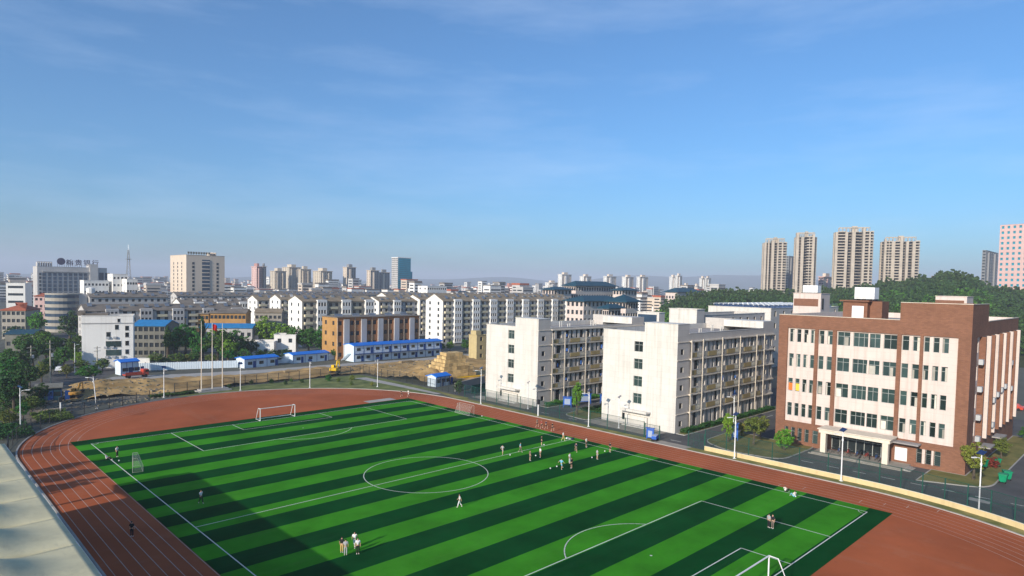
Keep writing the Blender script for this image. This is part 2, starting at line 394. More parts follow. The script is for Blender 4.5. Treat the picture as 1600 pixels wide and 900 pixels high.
kerbed('planting_bed', fillet([(81.2, 59.2), (83.9, 59.2), (110, 59.2), (110, 68.2), (92.0, 68.0), (82.2, 66.4)], {5, 0}, 2.0), 'lawn')
sheet('apron', [(79.7, 42.0), (84.75, 42.0), (84.75, 59.0), (80.0, 59.0)], 0.02, 'paving')
sheet('apron', [(80.0, 76.5), (83.9, 76.5), (83.9, 96.0), (80.6, 96.0)], 0.02, 'paving')
sheet('gate_threshold', [(75.6, 32.6), (78.0, 32.6), (78.0, 39.3), (75.6, 39.3)], 0.062, 'paving')
road = bpy.data.objects['campus_road']
for y in np.arange(-14, 33, 4.0):
    MB().box(84.3, 84.45, y, y+1.9, 0.008, 0.012).build('lane_dash', MATS['line_white'], road)
for x in np.arange(98, 150, 6.0):
    MB().box(x, x+3.0, 36.0, 36.15, 0.008, 0.012).build('lane_dash', MATS['line_white'], road)
for x in np.arange(98, 120, 6.0):
    MB().box(x, x+3.0, 71.2, 71.35, 0.008, 0.012).build('lane_dash', MATS['line_white'], road)
for y in (36.0, 45, 53, 61, 69):
    MB().box(80.0, 80.14, y, y+2.2, 0.008, 0.012).build('lane_dash', MATS['line_white'], road)
MB().box(81.7, 83.2, -10.2, -7.6, 0.008, 0.018).build('pale_slab', MATS['concrete'], road)
# ------------------------------------------------------------------ campus buildings
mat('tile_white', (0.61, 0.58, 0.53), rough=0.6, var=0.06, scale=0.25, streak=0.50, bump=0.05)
mat('tile_shaded', (0.50, 0.46, 0.42), rough=0.7, var=0.06, scale=0.3, streak=0.15)  # white tile darkened: shade put into the fronts' colour
mat('rib_cream', (0.66, 0.58, 0.47), rough=0.7, var=0.08, streak=0.2)
mat('panel_ochre', (0.36, 0.27, 0.12), rough=0.7, var=0.12, streak=0.15, obrand=0.12)
mat('rail_grey', (0.40, 0.40, 0.34), rough=0.5, var=0.1)
mat('frame_dark', (0.05, 0.06, 0.055), rough=0.5, var=0.2)
mat('frame_alu', (0.35, 0.36, 0.34), rough=0.45, var=0.1)
glass('glass_dark', (0.016, 0.022, 0.024)); glass('glass_green', (0.028, 0.048, 0.046), obrand=0.7)
mat('roof_grey', (0.30, 0.28, 0.27), rough=0.95, var=0.25, scale=0.3)
mat('brick_brown', (0.212, 0.098, 0.058), rough=0.85, var=0.10, scale=0.5, streak=0.12)
mat('plaster_pink', (0.62, 0.515, 0.46), rough=0.75, var=0.05, scale=0.3, streak=0.5)
mat('door_white', (0.75, 0.74, 0.72), rough=0.5, var=0.05)
mat('cloth_blue', (0.10, 0.25, 0.65), rough=0.9, obrand=0.4)
mat('curtain', (0.45, 0.42, 0.36), rough=0.9, obrand=0.4)
mat('curtain_yellow', (0.75, 0.50, 0.06), rough=0.9); mat('curtain_orange', (0.70, 0.16, 0.03), rough=0.9)
mat('ac_grey', (0.42, 0.43, 0.44), rough=0.6, var=0.1)

# brick courses on the brown building: add a brick texture to its colour
def brickify(m, sx=0.5, sy=0.16, lo=.86, hi=1.12, mo=.75, ms=.012):
    nt = m.node_tree; N = nt.nodes; K = nt.links.new; b = N['Principled BSDF']
    src = b.inputs['Base Color'].links[0].from_socket
    geo = N.new('ShaderNodeNewGeometry'); sep = N.new('ShaderNodeSeparateXYZ'); K(geo.outputs['Position'], sep.inputs[0])
    ad = N.new('ShaderNodeMath'); ad.operation = 'ADD'; K(sep.outputs[0], ad.inputs[0]); K(sep.outputs[1], ad.inputs[1])
    cb = N.new('ShaderNodeCombineXYZ'); K(ad.outputs[0], cb.inputs[0]); K(sep.outputs[2], cb.inputs[1])
    br = N.new('ShaderNodeTexBrick'); br.inputs['Scale'].default_value = 1.0; br.inputs['Brick Width'].default_value = sx; br.inputs['Row Height'].default_value = sy; br.inputs['Mortar Size'].default_value = ms
    br.inputs['Color1'].default_value = (lo, lo, lo, 1); br.inputs['Color2'].default_value = (hi, hi, hi, 1); br.inputs['Mortar'].default_value = (mo, mo, mo, 1)
    K(cb.outputs[0], br.inputs['Vector'])
    mm = N.new('ShaderNodeMixRGB'); mm.blend_type = 'MULTIPLY'; mm.inputs[0].default_value = 1.0
    K(src, mm.inputs[1]); K(br.outputs[0], mm.inputs[2]); K(mm.outputs[0], b.inputs['Base Color'])
brickify(MATS['brick_brown'])
brickify(MATS['tile_white'], 1.8, 1.18, .97, 1.02, .86, .03); brickify(MATS['plaster_pink'], 2.4, 1.14, .98, 1.01, .88, .025); brickify(MATS['tile_shaded'], 1.8, 1.18, .97, 1.02, .88, .03)

def dormitory(A, label, h1, h2, LEN=42.6, DEP=17.9):
    """front (balcony side) faces -y along local x; the blank gable is local x=0 facing -x"""
    T = thing('dormitory', label, 'dormitory', (A[0], A[1], 0), 0, 'white dormitory blocks beside the track')
    fl = 3.53; zs = [0.35+fl*k for k in range(5)]
    X, Y = (1, 0, 0), (0, 1, 0)
    TY = 7.6; TX = 4.2; EX = 36.9
    # gable wall, u runs from the back (far, y=DEP) to the front
    gw = [(DEP-10.0, DEP-7.9, z-1.05, z+1.05) for z in (5.7, 9.23, 12.76, 16.3)]
    hs = [h for h in gw]+[(DEP-12.6, DEP-11.9, 0.9, 2.3)]
    mb = MB(); wallgrid(mb, (0, DEP, 0), (0, -1, 0), (-1, 0, 0), DEP, 0, h1, hs, 0.25)
    mb.quad((0, 0, h1), (0, TY, h1), (0, TY, h2), (0, 0, h2))
    mb.quad((0, TY, h1-1.2), (TX, TY, h1-1.2), (TX, TY, h2), (0, TY, h2))
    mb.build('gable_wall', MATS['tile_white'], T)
    place_windows(T, (0, DEP), -math.pi/2, gw, 0.25, ('glass_green', 'frame_alu'))
    place_windows(T, (0, DEP), -math.pi/2, hs[-1:], 0.25, ('glass_dark', 'frame_dark'))
    # entrance canopy with walls below it
    c = MB(); c.box(-1.7, -0.003, 5.6, 12.3, 3.1, 3.35); c.box(-1.7, -1.55, 5.6, 12.3, 3.35, 3.6); c.build('entrance_canopy', MATS['tile_white'], T)
    c = MB(); c.box(-0.5, -0.003, 6.2, 11.4, 0, 2.2); c.box(-1.5, -0.003, 5.9, 11.6, 0, 0.25); c.build('entrance_step', MATS['tile_white'], T)
    # front wall
    holes = []; small = []; wide = []; narrow = []
    for k, z in enumerate(zs):
        if k >= 0: small.append((1.25, 2.35, z+0.85, z+1.95))
        zw0, zw1 = z+1.15, z+3.05
        def win(a, b): (wide if b-a > 1 else narrow).append((a, b, zw0 if k else z+0.3, zw1))
        win(4.9, 5.7); win(6.4, 8.2)
        for bx in (9.0, 17.0, 25.0):
            win(bx+0.55, bx+1.95); win(bx+2.65, bx+3.45); win(bx+4.55, bx+5.35); win(bx+6.05, bx+7.45)
        win(33.6, 34.6); win(35.4, 36.4)
        if k: small.append((38.2, 39.2, z+1.1, z+2.2))
        wide.append((41.0, 41.9, z+0.6, z+3.0))
    mb = MB(); wallgrid(mb, (0, 0, 0), X, (0, -1, 0), LEN, 0, h1, small+wide+narrow, 0.45)
    mb.quad((0, 0, h1), (TX, 0, h1), (TX, 0, h2), (0, 0, h2)); mb.quad((TX, 0, h1), (TX, TY, h1-1.2), (TX, TY, h2), (TX, 0, h2))
    mb.quad((EX, 0, h1), (LEN, 0, h1), (LEN, 0, h2-0.3), (EX, 0, h2-0.3))
    mb.quad((LEN, 0, 0), (LEN, DEP, 0), (LEN, DEP, h2-0.3), (LEN, 0, h2-0.3)); mb.quad((0, DEP, 0), (LEN, DEP, 0), (LEN, DEP, h1), (0, DEP, h1))
    mb.build('front_wall', MATS['tile_shaded'], T)
    place_windows(T, (0, 0), 0, small, 0.2, ('glass_dark', 'frame_dark')); place_windows(T, (0, 0), 0, wide+narrow, 0.45, ('glass_dark', 'frame_dark'))
    e = MB(); e.quad((EX, 0.0, h1), (EX, DEP*0.55, h1), (EX, DEP*0.55, h2-0.3), (EX, 0, h2-0.3)); e.quad((EX, DEP*0.55, h1-1.2), (LEN, DEP*0.55, h1-1.2), (LEN, DEP*0.55, h2-0.3), (EX, DEP*0.55, h2-0.3))
    e.quad((EX, 0.004, h2-0.3), (LEN, 0.004, h2-0.3), (LEN, DEP*0.55, h2-0.3), (EX, DEP*0.55, h2-0.3)); e.build('stair_head', MATS['tile_white'], T)
    # roof, parapet copings
    MB().quad((0.1, 0.1, h1-1.1), (LEN-0.1, 0.1, h1-1.1), (LEN-0.1, DEP-0.1, h1-1.1), (0.1, DEP-0.1, h1-1.1)).build('roof', MATS['roof_grey'], T)
    c = MB(); c.box(-0.08, 0.3, TY, DEP+0.08, h1, h1+0.1); c.box(0.3, LEN, DEP-0.25, DEP+0.08, h1, h1+0.1); c.box(TX, EX, -0.06, 0.28, h1, h1+0.1)
    c.box(-0.08, TX+0.06, -0.06, TY+0.06, h2, h2+0.12); c.build('parapet_coping', MATS['tile_white'], T)
    c = MB(); c.quad((0.28, 0.28, h1-1.1), (0.28, DEP-0.3, h1-1.1), (0.28, DEP-0.3, h1), (0.28, 0.28, h1)); c.quad((TX, DEP-0.26, h1-1.1), (LEN, DEP-0.26, h1-1.1), (LEN, DEP-0.26, h1), (TX, DEP-0.26, h1)); c.build('parapet', MATS['tile_white'], T)
    # ledges on every floor, ribs at every bay
    for k in range(1, 6):
        z = 0.35+fl*k-0.28
        l_ = MB(); l_.box(-0.02, TX+0.2, -0.14, -0.002, z, z+0.13); l_.box(TX+0.2, LEN, -0.42, -0.002, z-0.04, z+0.2); l_.build('floor_ledge', MATS['rib_cream'], T)
    for x in (TX+0.35, 9.0, 17.0, 25.0, 33.0, EX):
        MB().box(x-0.17, x+0.17, -0.55, -0.43, 0, h1-1.2).box(x-0.17, x+0.17, -0.43, -0.003, 0.0, 0.3).build('rib', MATS['rib_cream'], T)
    # balcony infill panels
    po = MB().box(0, 3.5, -0.36, -0.30, 0.12, 1.08).mesh('balcony_panel', MATS['panel_ochre'])
    pr = MB(); pr.box(0, 1.75, -0.34, -0.30, 1.0, 1.08)
    for i in range(8): pr.box(0.05+i*0.22, 0.13+i*0.22, -0.33, -0.31, 0.12, 1.0)
    pr = pr.mesh('railing', MATS['rail_grey'])
    po1 = MB().box(0, 1.9, -0.36, -0.30, 0.12, 1.08).mesh('balcony_panel', MATS['panel_ochre'])
    for k in range(1, 5):
        z = zs[k]
        for bx in (9.0, 17.0, 25.0):
            inst(pr, 'railing', T, (bx+0.25, 0, z)); inst(po, 'balcony_panel', T, (bx+2.25, 0, z)); inst(pr, 'railing', T, (bx+5.95, 0, z))
        inst(po1, 'balcony_panel', T, (4.85, 0, z)); inst(pr, 'railing', T, (6.95, 0, z)); inst(po1, 'balcony_panel', T, (34.0, 0, z))
        # washing hung on some balconies
    lm = MB().box(0, 0.7, -0.18, -0.14, 0, 0.95).mesh('laundry', MATS['cloth_blue'])
    for k in range(1, 5):
        for bx in (6.6, 9.7, 15.3, 17.7, 23.4, 25.8):
            if random.random() < 0.28: inst(lm, 'laundry', T, (bx, 0, zs[k]+1.5), 0, (random.uniform(.5, 1.3), 1, random.uniform(.6, 1.2)))
    # roof fittings
    for x, y, s_ in ((6, 9, .5), (9, 13, .5), (15, 4, .45), (21, 12, .5), (28, 6, .5), (33, 11, .45)):
        v = MB(); v.tube([(x, y, h1-1.1), (x, y, h1+0.5)], 0.12, 8); v.tube([(x+0.8, y, h1-1.1), (x+0.8, y, h1+0.5)], 0.12, 8); v.build('vent_pipe', MATS['tile_white'], T)
    t = MB()
    for i in range(14): t.tube([(TX+0.4+i*0.0, 0.6+i*0.5, h1-1.1), (TX+0.4, 0.6+i*0.5, h1+0.3)], 0.03, 4)
    t.tube([(TX+0.4, 0.6, h1+0.3), (TX+0.4, 7.1, h1+0.3)], 0.03, 4); t.build('roof_railing', MATS['steel'], T)
    return T
dormitory((84.1, 76.5), 'white dormitory block farther from the brown building, nearest the dirt site', 18.3, 20.4)
dormitory((84.9, 40.3), 'white dormitory block with balconies standing next to the brown teaching building', 19.35, 21.25)

# ---- brown teaching building: local x along the front (towards -y in the place), local y into the block (+x in the place)
def teaching_block():
    T = thing('teaching_building', 'brown brick five storey teaching building with pale window bands and columned porch', 'school building', (95.4, 24.8, 0), -math.pi/2)
    LEN, DEP, h1, h2 = 29.6, 41.5, 23.8, 26.7; SX = 19.7
    X = (1, 0, 0)
    cols = [(1.62, 2.46), (2.93, 3.69), (4.18, 4.95), (5.4, 6.12), (6.86, 7.74), (8.28, 9.2), (10.0, 12.06), (12.57, 16.84), (17.33, 19.35), (20.1, 21.1), (21.64, 22.66), (23.22, 24.0), (24.5, 25.35), (25.74, 26.63)]
    rows = [(18.85, 21.25), (14.3, 16.7), (9.75, 12.15), (5.2, 7.6)]
    wins = [(a, b, z0, z1) for z0, z1 in rows for a, b in cols]
    gnd = [(a, b, 0.75, 3.1) for a, b in ((1.4, 2.1), (2.6, 3.3), (3.8, 4.55), (5.05, 5.8), (6.45, 7.4), (22.9, 23.7), (24.2, 25.0), (25.4, 26.3))]
    # pale wall field with the window openings
    zb = [4.2, 4.2]
    mb = MB(); wallgrid(mb, (0.0, 0, 0), X, (0, -1, 0), LEN, 4.2, 21.6, wins, 0.25); mb.build('pale_wall', MATS['plaster_pink'], T)
    # brown frame standing proud of it: border, top band, base and piers
    br = MB(); d = 0.32
    def slab(x0, x1, z0, z1, dd=d): br.box(x0, x1, -dd, -0.003, z0, z1)
    slab(-0.3, 1.35, 4.2, 21.45); slab(27.9, LEN+0.02, 4.2, 21.45); slab(-0.3, SX, 21.45, h1); slab(SX, LEN+0.02, 21.45, h2)
    for a, b in ((6.2, 6.8), (9.25, 9.9), (19.4, 20.02), (22.7, 23.17)): slab(a, b, 4.2, 21.45, 0.28)
    br.build('brick_frame', MATS['brick_brown'], T)
    base = MB(); ent = (9.6, 19.0, 0.3, 3.55); door = (19.75, 21.6, 0.55, 2.8)
    wallgrid(base, (-0.3, -0.26, 0), X, (0, -1, 0), LEN+0.3, 0, 4.2, [(a+0.3, b+0.3, c, e) for a, b, c, e in gnd+[ent, door]], 0.5)
    base.quad((-0.3, -0.26, 4.2), (LEN, -0.26, 4.2), (LEN, 0, 4.2), (-0.3, 0, 4.2)); base.build('brick_base', MATS['brick_brown'], T)
    place_windows(T, (0, 0), 0, wins, 0.25, ('glass_green', 'frame_alu'))
    place_windows(T, (0, -0.26), 0, gnd, 0.3, ('glass_green', 'frame_alu'))
    # security bars on the ground floor windows
    for a, b, z0, z1 in gnd:
        m_ = MB()
        for i in range(7): m_.box(a, b, -0.3, -0.275, z0+0.3*i+0.1, z0+0.3*i+0.14)
        m_.build('window_bars', MATS['frame_dark'], T)
    # white surrounds between the right ground floor windows
    for a, b in ((23.75, 24.15), (25.05, 25.35)): MB().box(a, b, -0.32, -0.262, 0.75, 3.1).build('window_post', MATS['plaster_pink'], T)
    # curtains and coloured paper seen behind some panes
    for (a, b, z0, z1) in wins:
        r_ = random.random()
        if r_ < 0.62:
            f0 = random.choice((0.0, 0.5)); m_ = 'curtain'
            MB().box(a+(b-a)*f0+0.07, a+(b-a)*(f0+random.uniform(.25, .48)), 0.195, 0.205, z0+0.07, z0+(z1-z0)*random.choice((0.62, 0.62, 0.93))).build('curtain', MATS[m_], T)
    for (a, b), m_ in (((1.7, 2.4), 'curtain_orange'), ((2.98, 3.65), 'curtain_yellow'), ((7.0, 7.6), 'curtain')):
        MB().box(a, b, 0.185, 0.192, 9.9, 11.2).build('curtain', MATS[m_], T)
    for z0, z1 in rows: MB().box(14.95, 15.2, -0.02, 0.2, z0, z1).build('window_post', MATS['plaster_pink'], T)
    # entrance: dark glazed screen set back, doors, porch on two columns
    e = MB(); e.box(9.6, 19.0, 0.30, 0.34, 0.3, 3.55); e.build('entrance_glazing', MATS['glass_dark'], T)
    fr = MB()
    for i in range(8): fr.box(9.65+i*1.32, 9.75+i*1.32, 0.22, 0.30, 0.3, 3.55)
    fr.box(9.6, 19.0, 0.23, 0.298, 2.5, 2.6); fr.build('entrance_frame', MATS['frame_alu'], T)
    p = MB(); p.box(8.9, 20.0, -4.0, -0.265, 3.75, 4.35); p.box(8.7, 20.2, -4.2, -0.27, 4.35, 4.5); p.build('porch_roof', MATS['rib_cream'], T)
    for x in (9.2, 18.9): MB().box(x, x+0.85, -3.9, -3.05, 0.3, 3.75).build('porch_column', MATS['rib_cream'], T)
    p = MB(); p.box(8.0, 22.2, -4.6, -0.27, 0, 0.28); p.box(7.6, 22.2, -5.0, -4.6, 0, 0.14); p.build('porch_platform', MATS['paving'], T)
    p = MB()
    for i in range(3): p.box(22.2, 22.5+0.35*(2-i), -4.4, -1.4, 0.094*i, 0.094*(i+1))
    p.build('side_steps', MATS['concrete'], T)
    MB().box(19.75, 21.6, -0.06, 0.02, 0.55, 2.8).build('door', MATS['door_white'], T)
    p = MB(); p.box(19.4, 23.6, -2.2, -0.27, 3.75, 3.95); p.build('side_canopy', MATS['roof_grey'], T)
    # right flank (faces -y in the place): piers, AC units
    fl = MB(); wh = []; U = (0, 1, 0); N_ = (1, 0, 0)
    for z0, z1 in rows:
        for a in (5.2, 9.0, 13.2, 15.8, 20.2, 22.8, 27.0, 29.6, 34.0, 37.0): wh.append((a, a+1.7, z0, z1))
    wallgrid(fl, (LEN-0.35, 0, 0), U, N_, DEP, 4.2, 21.45, wh, 0.25); fl.build('flank_wall', MATS['plaster_pink'], T)
    place_windows(T, (LEN-0.35, 0), math.pi/2, wh, 0.25, ('glass_dark', 'frame_dark'))
    b2 = MB(); b2.quad((LEN, 0, 0), (LEN, DEP, 0), (LEN, DEP, 4.2), (LEN, 0, 4.2)); b2.quad((LEN, 0, 21.45), (LEN, DEP, 21.45), (LEN, DEP, h1), (LEN, 0, h1))
    b2.quad((LEN, 0, h1), (LEN, 12.0, h1), (LEN, 12.0, h2), (LEN, 0, h2)); b2.quad((LEN, -0.3, 4.2), (LEN, 4.0, 4.2), (LEN, 4.0, 21.45), (LEN, -0.3, 21.45))
    b2.quad((LEN, 0, 4.2), (LEN, DEP, 4.2), (LEN-0.36, DEP, 4.2), (LEN-0.36, 0, 4.2)); b2.quad((LEN, 0, 21.45), (LEN, DEP, 21.45), (LEN-0.36, DEP, 21.45), (LEN-0.36, 0, 21.45)); b2.quad((LEN, 4, 4.2), (LEN-0.36, 4, 4.2), (LEN-0.36, 4, 21.45), (LEN, 4, 21.45))
    b2.build('flank_brick', MATS['brick_brown'], T)
    for i, y in enumerate((7.6, 11.6, 15.2, 18.4, 22.3, 25.4, 28.9, 32.4, 36.2, 40.2)):
        MB().box(LEN-0.34, LEN+0.55, y, y+0.5, 4.2, 21.4).build('flank_pier', MATS['brick_brown' if i % 2 == 0 else 'plaster_pink'], T)
    ac = MB().box(0, 0.6, 0, 1.1, 0, 0.85).box(0.6, 0.62, 0.2, 0.75, 0.15, 0.7).mesh('air_conditioner', MATS['ac_grey'])
    for y, z in ((5.6, 17.0), (5.6, 12.6), (5.6, 8.0), (5.8, 4.5), (17, 9.6), (20.6, 10.2), (24, 10.7), (17, 5.3), (27.6, 11), (33, 15), (34, 10)):
        inst(ac, 'air_conditioner', T, (LEN+0.0, y, z))
    for y in (9, 20): MB().box(LEN+0.01, LEN+1.6, y, y+4, 3.0, 3.2).build('flank_canopy', MATS['roof_grey'], T)
    # hidden sides and roof
    o_ = MB(); o_.quad((-0.3, -0.3, 0), (-0.3, DEP, 0), (-0.3, DEP, h1), (-0.3, -0.3, h1)); o_.quad((-0.3, DEP, 0), (LEN, DEP, 0), (LEN, DEP, h1), (-0.3, DEP, h1))
    o_.quad((SX, -0.3, h1), (SX, 12, h1-1.2), (SX, 12, h2), (SX, -0.3, h2)); o_.quad((SX, 12, h1-1.2), (LEN, 12, h1-1.2), (LEN, 12, h2), (SX, 12, h2)); o_.build('rear_brick', MATS['brick_brown'], T)
    MB().quad((0, 0, h1-1.1), (LEN, 0, h1-1.1), (LEN, DEP, h1-1.1), (0, DEP, h1-1.1)).build('roof', MATS['roof_grey'], T)
    t = MB(); t.box(-0.36, SX, -0.38, 0.0, h1, h1+0.08); t.box(SX, LEN+0.06, -0.38, 0.0, h2, h2+0.08); t.box(-0.36, 0.0, 0, DEP, h1, h1+0.08); t.box(LEN-0.3, LEN+0.06, 0, 12, h2, h2+0.08); t.box(LEN-0.3, LEN+0.06, 12.0, DEP, h1, h1+0.08); t.build('coping', MATS['rib_cream'], T)
    t = MB(); t.quad((0, DEP-0.3, h1-1.1), (LEN, DEP-0.3, h1-1.1), (LEN, DEP-0.3, h1), (0, DEP-0.3, h1)); t.quad((0.05, 0, h1-1.1), (0.05, DEP, h1-1.1), (0.05, DEP, h1), (0.05, 0, h1)); t.build('parapet', MATS['plaster_pink'], T)
    MB().quad((SX, 0, h2-0.4), (LEN, 0, h2-0.4), (LEN, 12, h2-0.4), (SX, 12, h2-0.4)).build('tower_roof', MATS['roof_grey'], T)
    # rooftop stair house with a white door panel
    yb = 9.0; px = lambda q: 24.8-solve(lambda y: P((95.4+yb, y, 24.5))[0], -40, 60, q)
    a, b = px(1317), px(1355); h = MB(); h.box(a, b, yb, yb+6.5, h1-1.1, 26.5); h.box(b, b+2.0, yb+1.5, yb+5.5, h1-1.1, 26.6); h.build('stair_house', MATS['brick_brown'], T)
    MB().box(a-0.5, b+0.4, yb-0.5, yb+6.8, 26.5, 26.75).build('stair_house_roof', MATS['brick_brown'], T)
    MB().box(a+1.6, a+3.6, yb-0.06, yb-0.003, h1-0.6, 25.7).build('stair_house_door', MATS['door_white'], T)
    ra, rb = 11.0, 18.5
    return T, a, b, yb
TB, ta, tb, tyb = teaching_block()
# panelled steel water tank standing on the stair house
WT = thing('water_tank', 'pale panelled steel water tank on the brown teaching building roof', 'water tank', (95.4+tyb+1.6, 24.8-(ta+1.4), 26.76), -math.pi/2)
tk = 3.4; MB().box(0, tk, 0, 2.6, 0.25, 2.4).build('tank_body', MATS['pole_white'], WT)
pm = MB()
i0 = len(pm.v)
for (u, z, dd) in ((0, 0, 0), (1.02, 0, 0), (1.02, .98, 0), (0, .98, 0), (.3, .28, .16), (.72, .28, .16), (.72, .7, .16), (.3, .7, .16)): pm.v.append((u, -dd, z))
pm.f += [(4, 5, 6, 7), (0, 1, 5, 4), (1, 2, 6, 5), (2, 3, 7, 6), (3, 0, 4, 7)]
pm = pm.mesh('tank_panel', MATS['pole_white'])
for i in range(3):
    for j in range(2): inst(pm, 'tank_panel', WT, (0.1+i*1.08, -0.004, 0.33+j*1.03))
b_ = MB()
for i in range(4): b_.box(0.2+i*0.95, 0.35+i*0.95, 0, 2.6, 0, 0.25)
b_.build('tank_base', MATS['dark_metal'], WT)

wear(MATS['brick_brown'], .35, .35, (.13, .065, .045), .56, .75); wear(MATS['tile_white'], .5, .35, (.40, .36, .30), .60, .78, (1, 1, .25)); wear(MATS['plaster_pink'], .6, .4, (.40, .33, .28), .60, .78, (1, 1, .2))
# ---- blocks behind the campus: dining hall with solar heaters and its neighbours
def A_at(px, py, dist):
    p = at(px, py, dist); return float(p[0]), float(p[1]), float(p[2])
def grid_holes(W, z0, nf, fl, cols, wh, sill, ww):
    """regular windows: cols = list of centre positions"""
    return [(c-ww/2, c+ww/2, z0+fl*k+sill, z0+fl*k+sill+wh) for k in range(nf) for c in cols]
def block(name, label, cat, A, B, dep, h, wallm, glassm, nf, ncol, nside=0, ww=1.3, wh=1.5, roof='flat', roofm='roof_grey', z0=0.0, sidem=None, base=0.0, group=None, eave=0.5, rise=2.5, side='left', winpart=True, depth=0.25, sillfrac=0.3, parapet=0.7):
    """a city building: front from A to B (left to right as seen), depth away; windows are real openings, joined in one part"""
    A = np.array(A[:2], float); B = np.array(B[:2], float); d = B-A; Wd = float(np.linalg.norm(d)); rz = math.atan2(d[1], d[0])
    T = thing(name, label, cat, (A[0], A[1], base), rz, group)
    fl = (h-z0)/nf; sill = fl*sillfrac
    wh = min(wh, fl*0.62)
    cols = [Wd*(i+0.5)/ncol for i in range(ncol)]; hf = grid_holes(Wd, z0, nf, fl, cols, wh, sill, min(ww, Wd/ncol*0.8)) if ncol else []
    m = MB(); wallgrid(m, (0, 0, 0), (1, 0, 0), (0, -1, 0), Wd, 0, h, hf, depth); g_ = MB(); panes(g_, (0, 0, 0), (1, 0, 0), (0, -1, 0), hf, depth)
    m.quad((0, dep, 0), (Wd, dep, 0), (Wd, dep, h), (0, dep, h))
    hs = grid_holes(dep, z0, nf, fl, [dep*(i+0.5)/nside for i in range(nside)], wh, sill, min(ww, dep/nside*0.8)) if nside else []
    sm = MB()
    if side == 'left':
        wallgrid(sm, (0, dep, 0), (0, -1, 0), (-1, 0, 0), dep, 0, h, hs, depth); panes(g_, (0, dep, 0), (0, -1, 0), (-1, 0, 0), hs, depth); m.quad((Wd, 0, 0), (Wd, dep, 0), (Wd, dep, h), (Wd, 0, h))
    else:
        wallgrid(sm, (Wd, 0, 0), (0, 1, 0), (1, 0, 0), dep, 0, h, hs, depth); panes(g_, (Wd, 0, 0), (0, 1, 0), (1, 0, 0), hs, depth); m.quad((0, 0, 0), (0, dep, 0), (0, dep, h), (0, 0, h))
    if roof == 'gable':
        MB().poly([(0, 0, h), (0, dep/2, h+rise), (0, dep, h)]).build('gable', MATS[sidem or wallm], T); MB().poly([(Wd, 0, h), (Wd, dep/2, h+rise), (Wd, dep, h)]).build('gable', MATS[sidem or wallm], T)
    m.build('wall', MATS[wallm], T); sm.build('side_wall', MATS[sidem or wallm], T)
    if hf or hs: g_.build('windows', MATS[glassm], T, kind='stuff')
    r_ = MB()
    if roof == 'flat':
        r_.quad((0, 0, h-parapet), (Wd, 0, h-parapet), (Wd, dep, h-parapet), (0, dep, h-parapet))
        r_.build('roof', MATS[roofm], T)
        c = MB(); c.box(-0.15, Wd+0.15, -0.15, 0.12, h, h+0.14); c.box(-0.15, 0.12, 0.12, dep+0.15, h, h+0.14); c.box(Wd-0.12, Wd+0.15, 0.12, dep+0.15, h, h+0.14); c.box(0.12, Wd-0.12, dep-0.12, dep+0.15, h, h+0.14); c.build('coping', MATS[sidem or wallm], T)
    elif roof == 'gable':
        e = eave; t = 0.22; k = rise/(dep/2)
        for s_ in (0, 1):
            ya = -e if s_ == 0 else dep+e; za = h-k*e
            r_.poly([(-0.25, ya, za), (Wd+0.25, ya, za), (Wd+0.25, dep/2, h+rise), (-0.25, dep/2, h+rise)])
            r_.poly([(-0.25, ya, za+t), (Wd+0.25, ya, za+t), (Wd+0.25, dep/2, h+rise+t), (-0.25, dep/2, h+rise+t)])
            r_.poly([(-0.25, ya, za), (Wd+0.25, ya, za), (Wd+0.25, ya, za+t), (-0.25, ya, za+t)])
            for x in (-0.25, Wd+0.25): r_.poly([(x, ya, za), (x, dep/2, h+rise), (x, dep/2, h+rise+t), (x, ya, za+t)])
        r_.build('roof', MATS[roofm], T)
    elif roof == 'hip':
        e = eave; ins = dep/2
        p = [(-e, -e, h), (Wd+e, -e, h), (Wd+e, dep+e, h), (-e, dep+e, h), (ins, dep/2, h+rise), (Wd-ins, dep/2, h+rise)]
        q = [(x, y, z-0.35) for x, y, z in p[:4]]
        r_.poly([p[0], p[1], p[5], p[4]]); r_.poly([p[1], p[2], p[5]]); r_.poly([p[2], p[3], p[4], p[5]]); r_.poly([p[3], p[0], p[4]])
        for i in range(4): r_.poly([p[i], p[(i+1) % 4], q[(i+1) % 4], q[i]])
        r_.poly(q[::-1])
        r_.build('roof', MATS[roofm], T)
    T['W_'] = Wd; return T
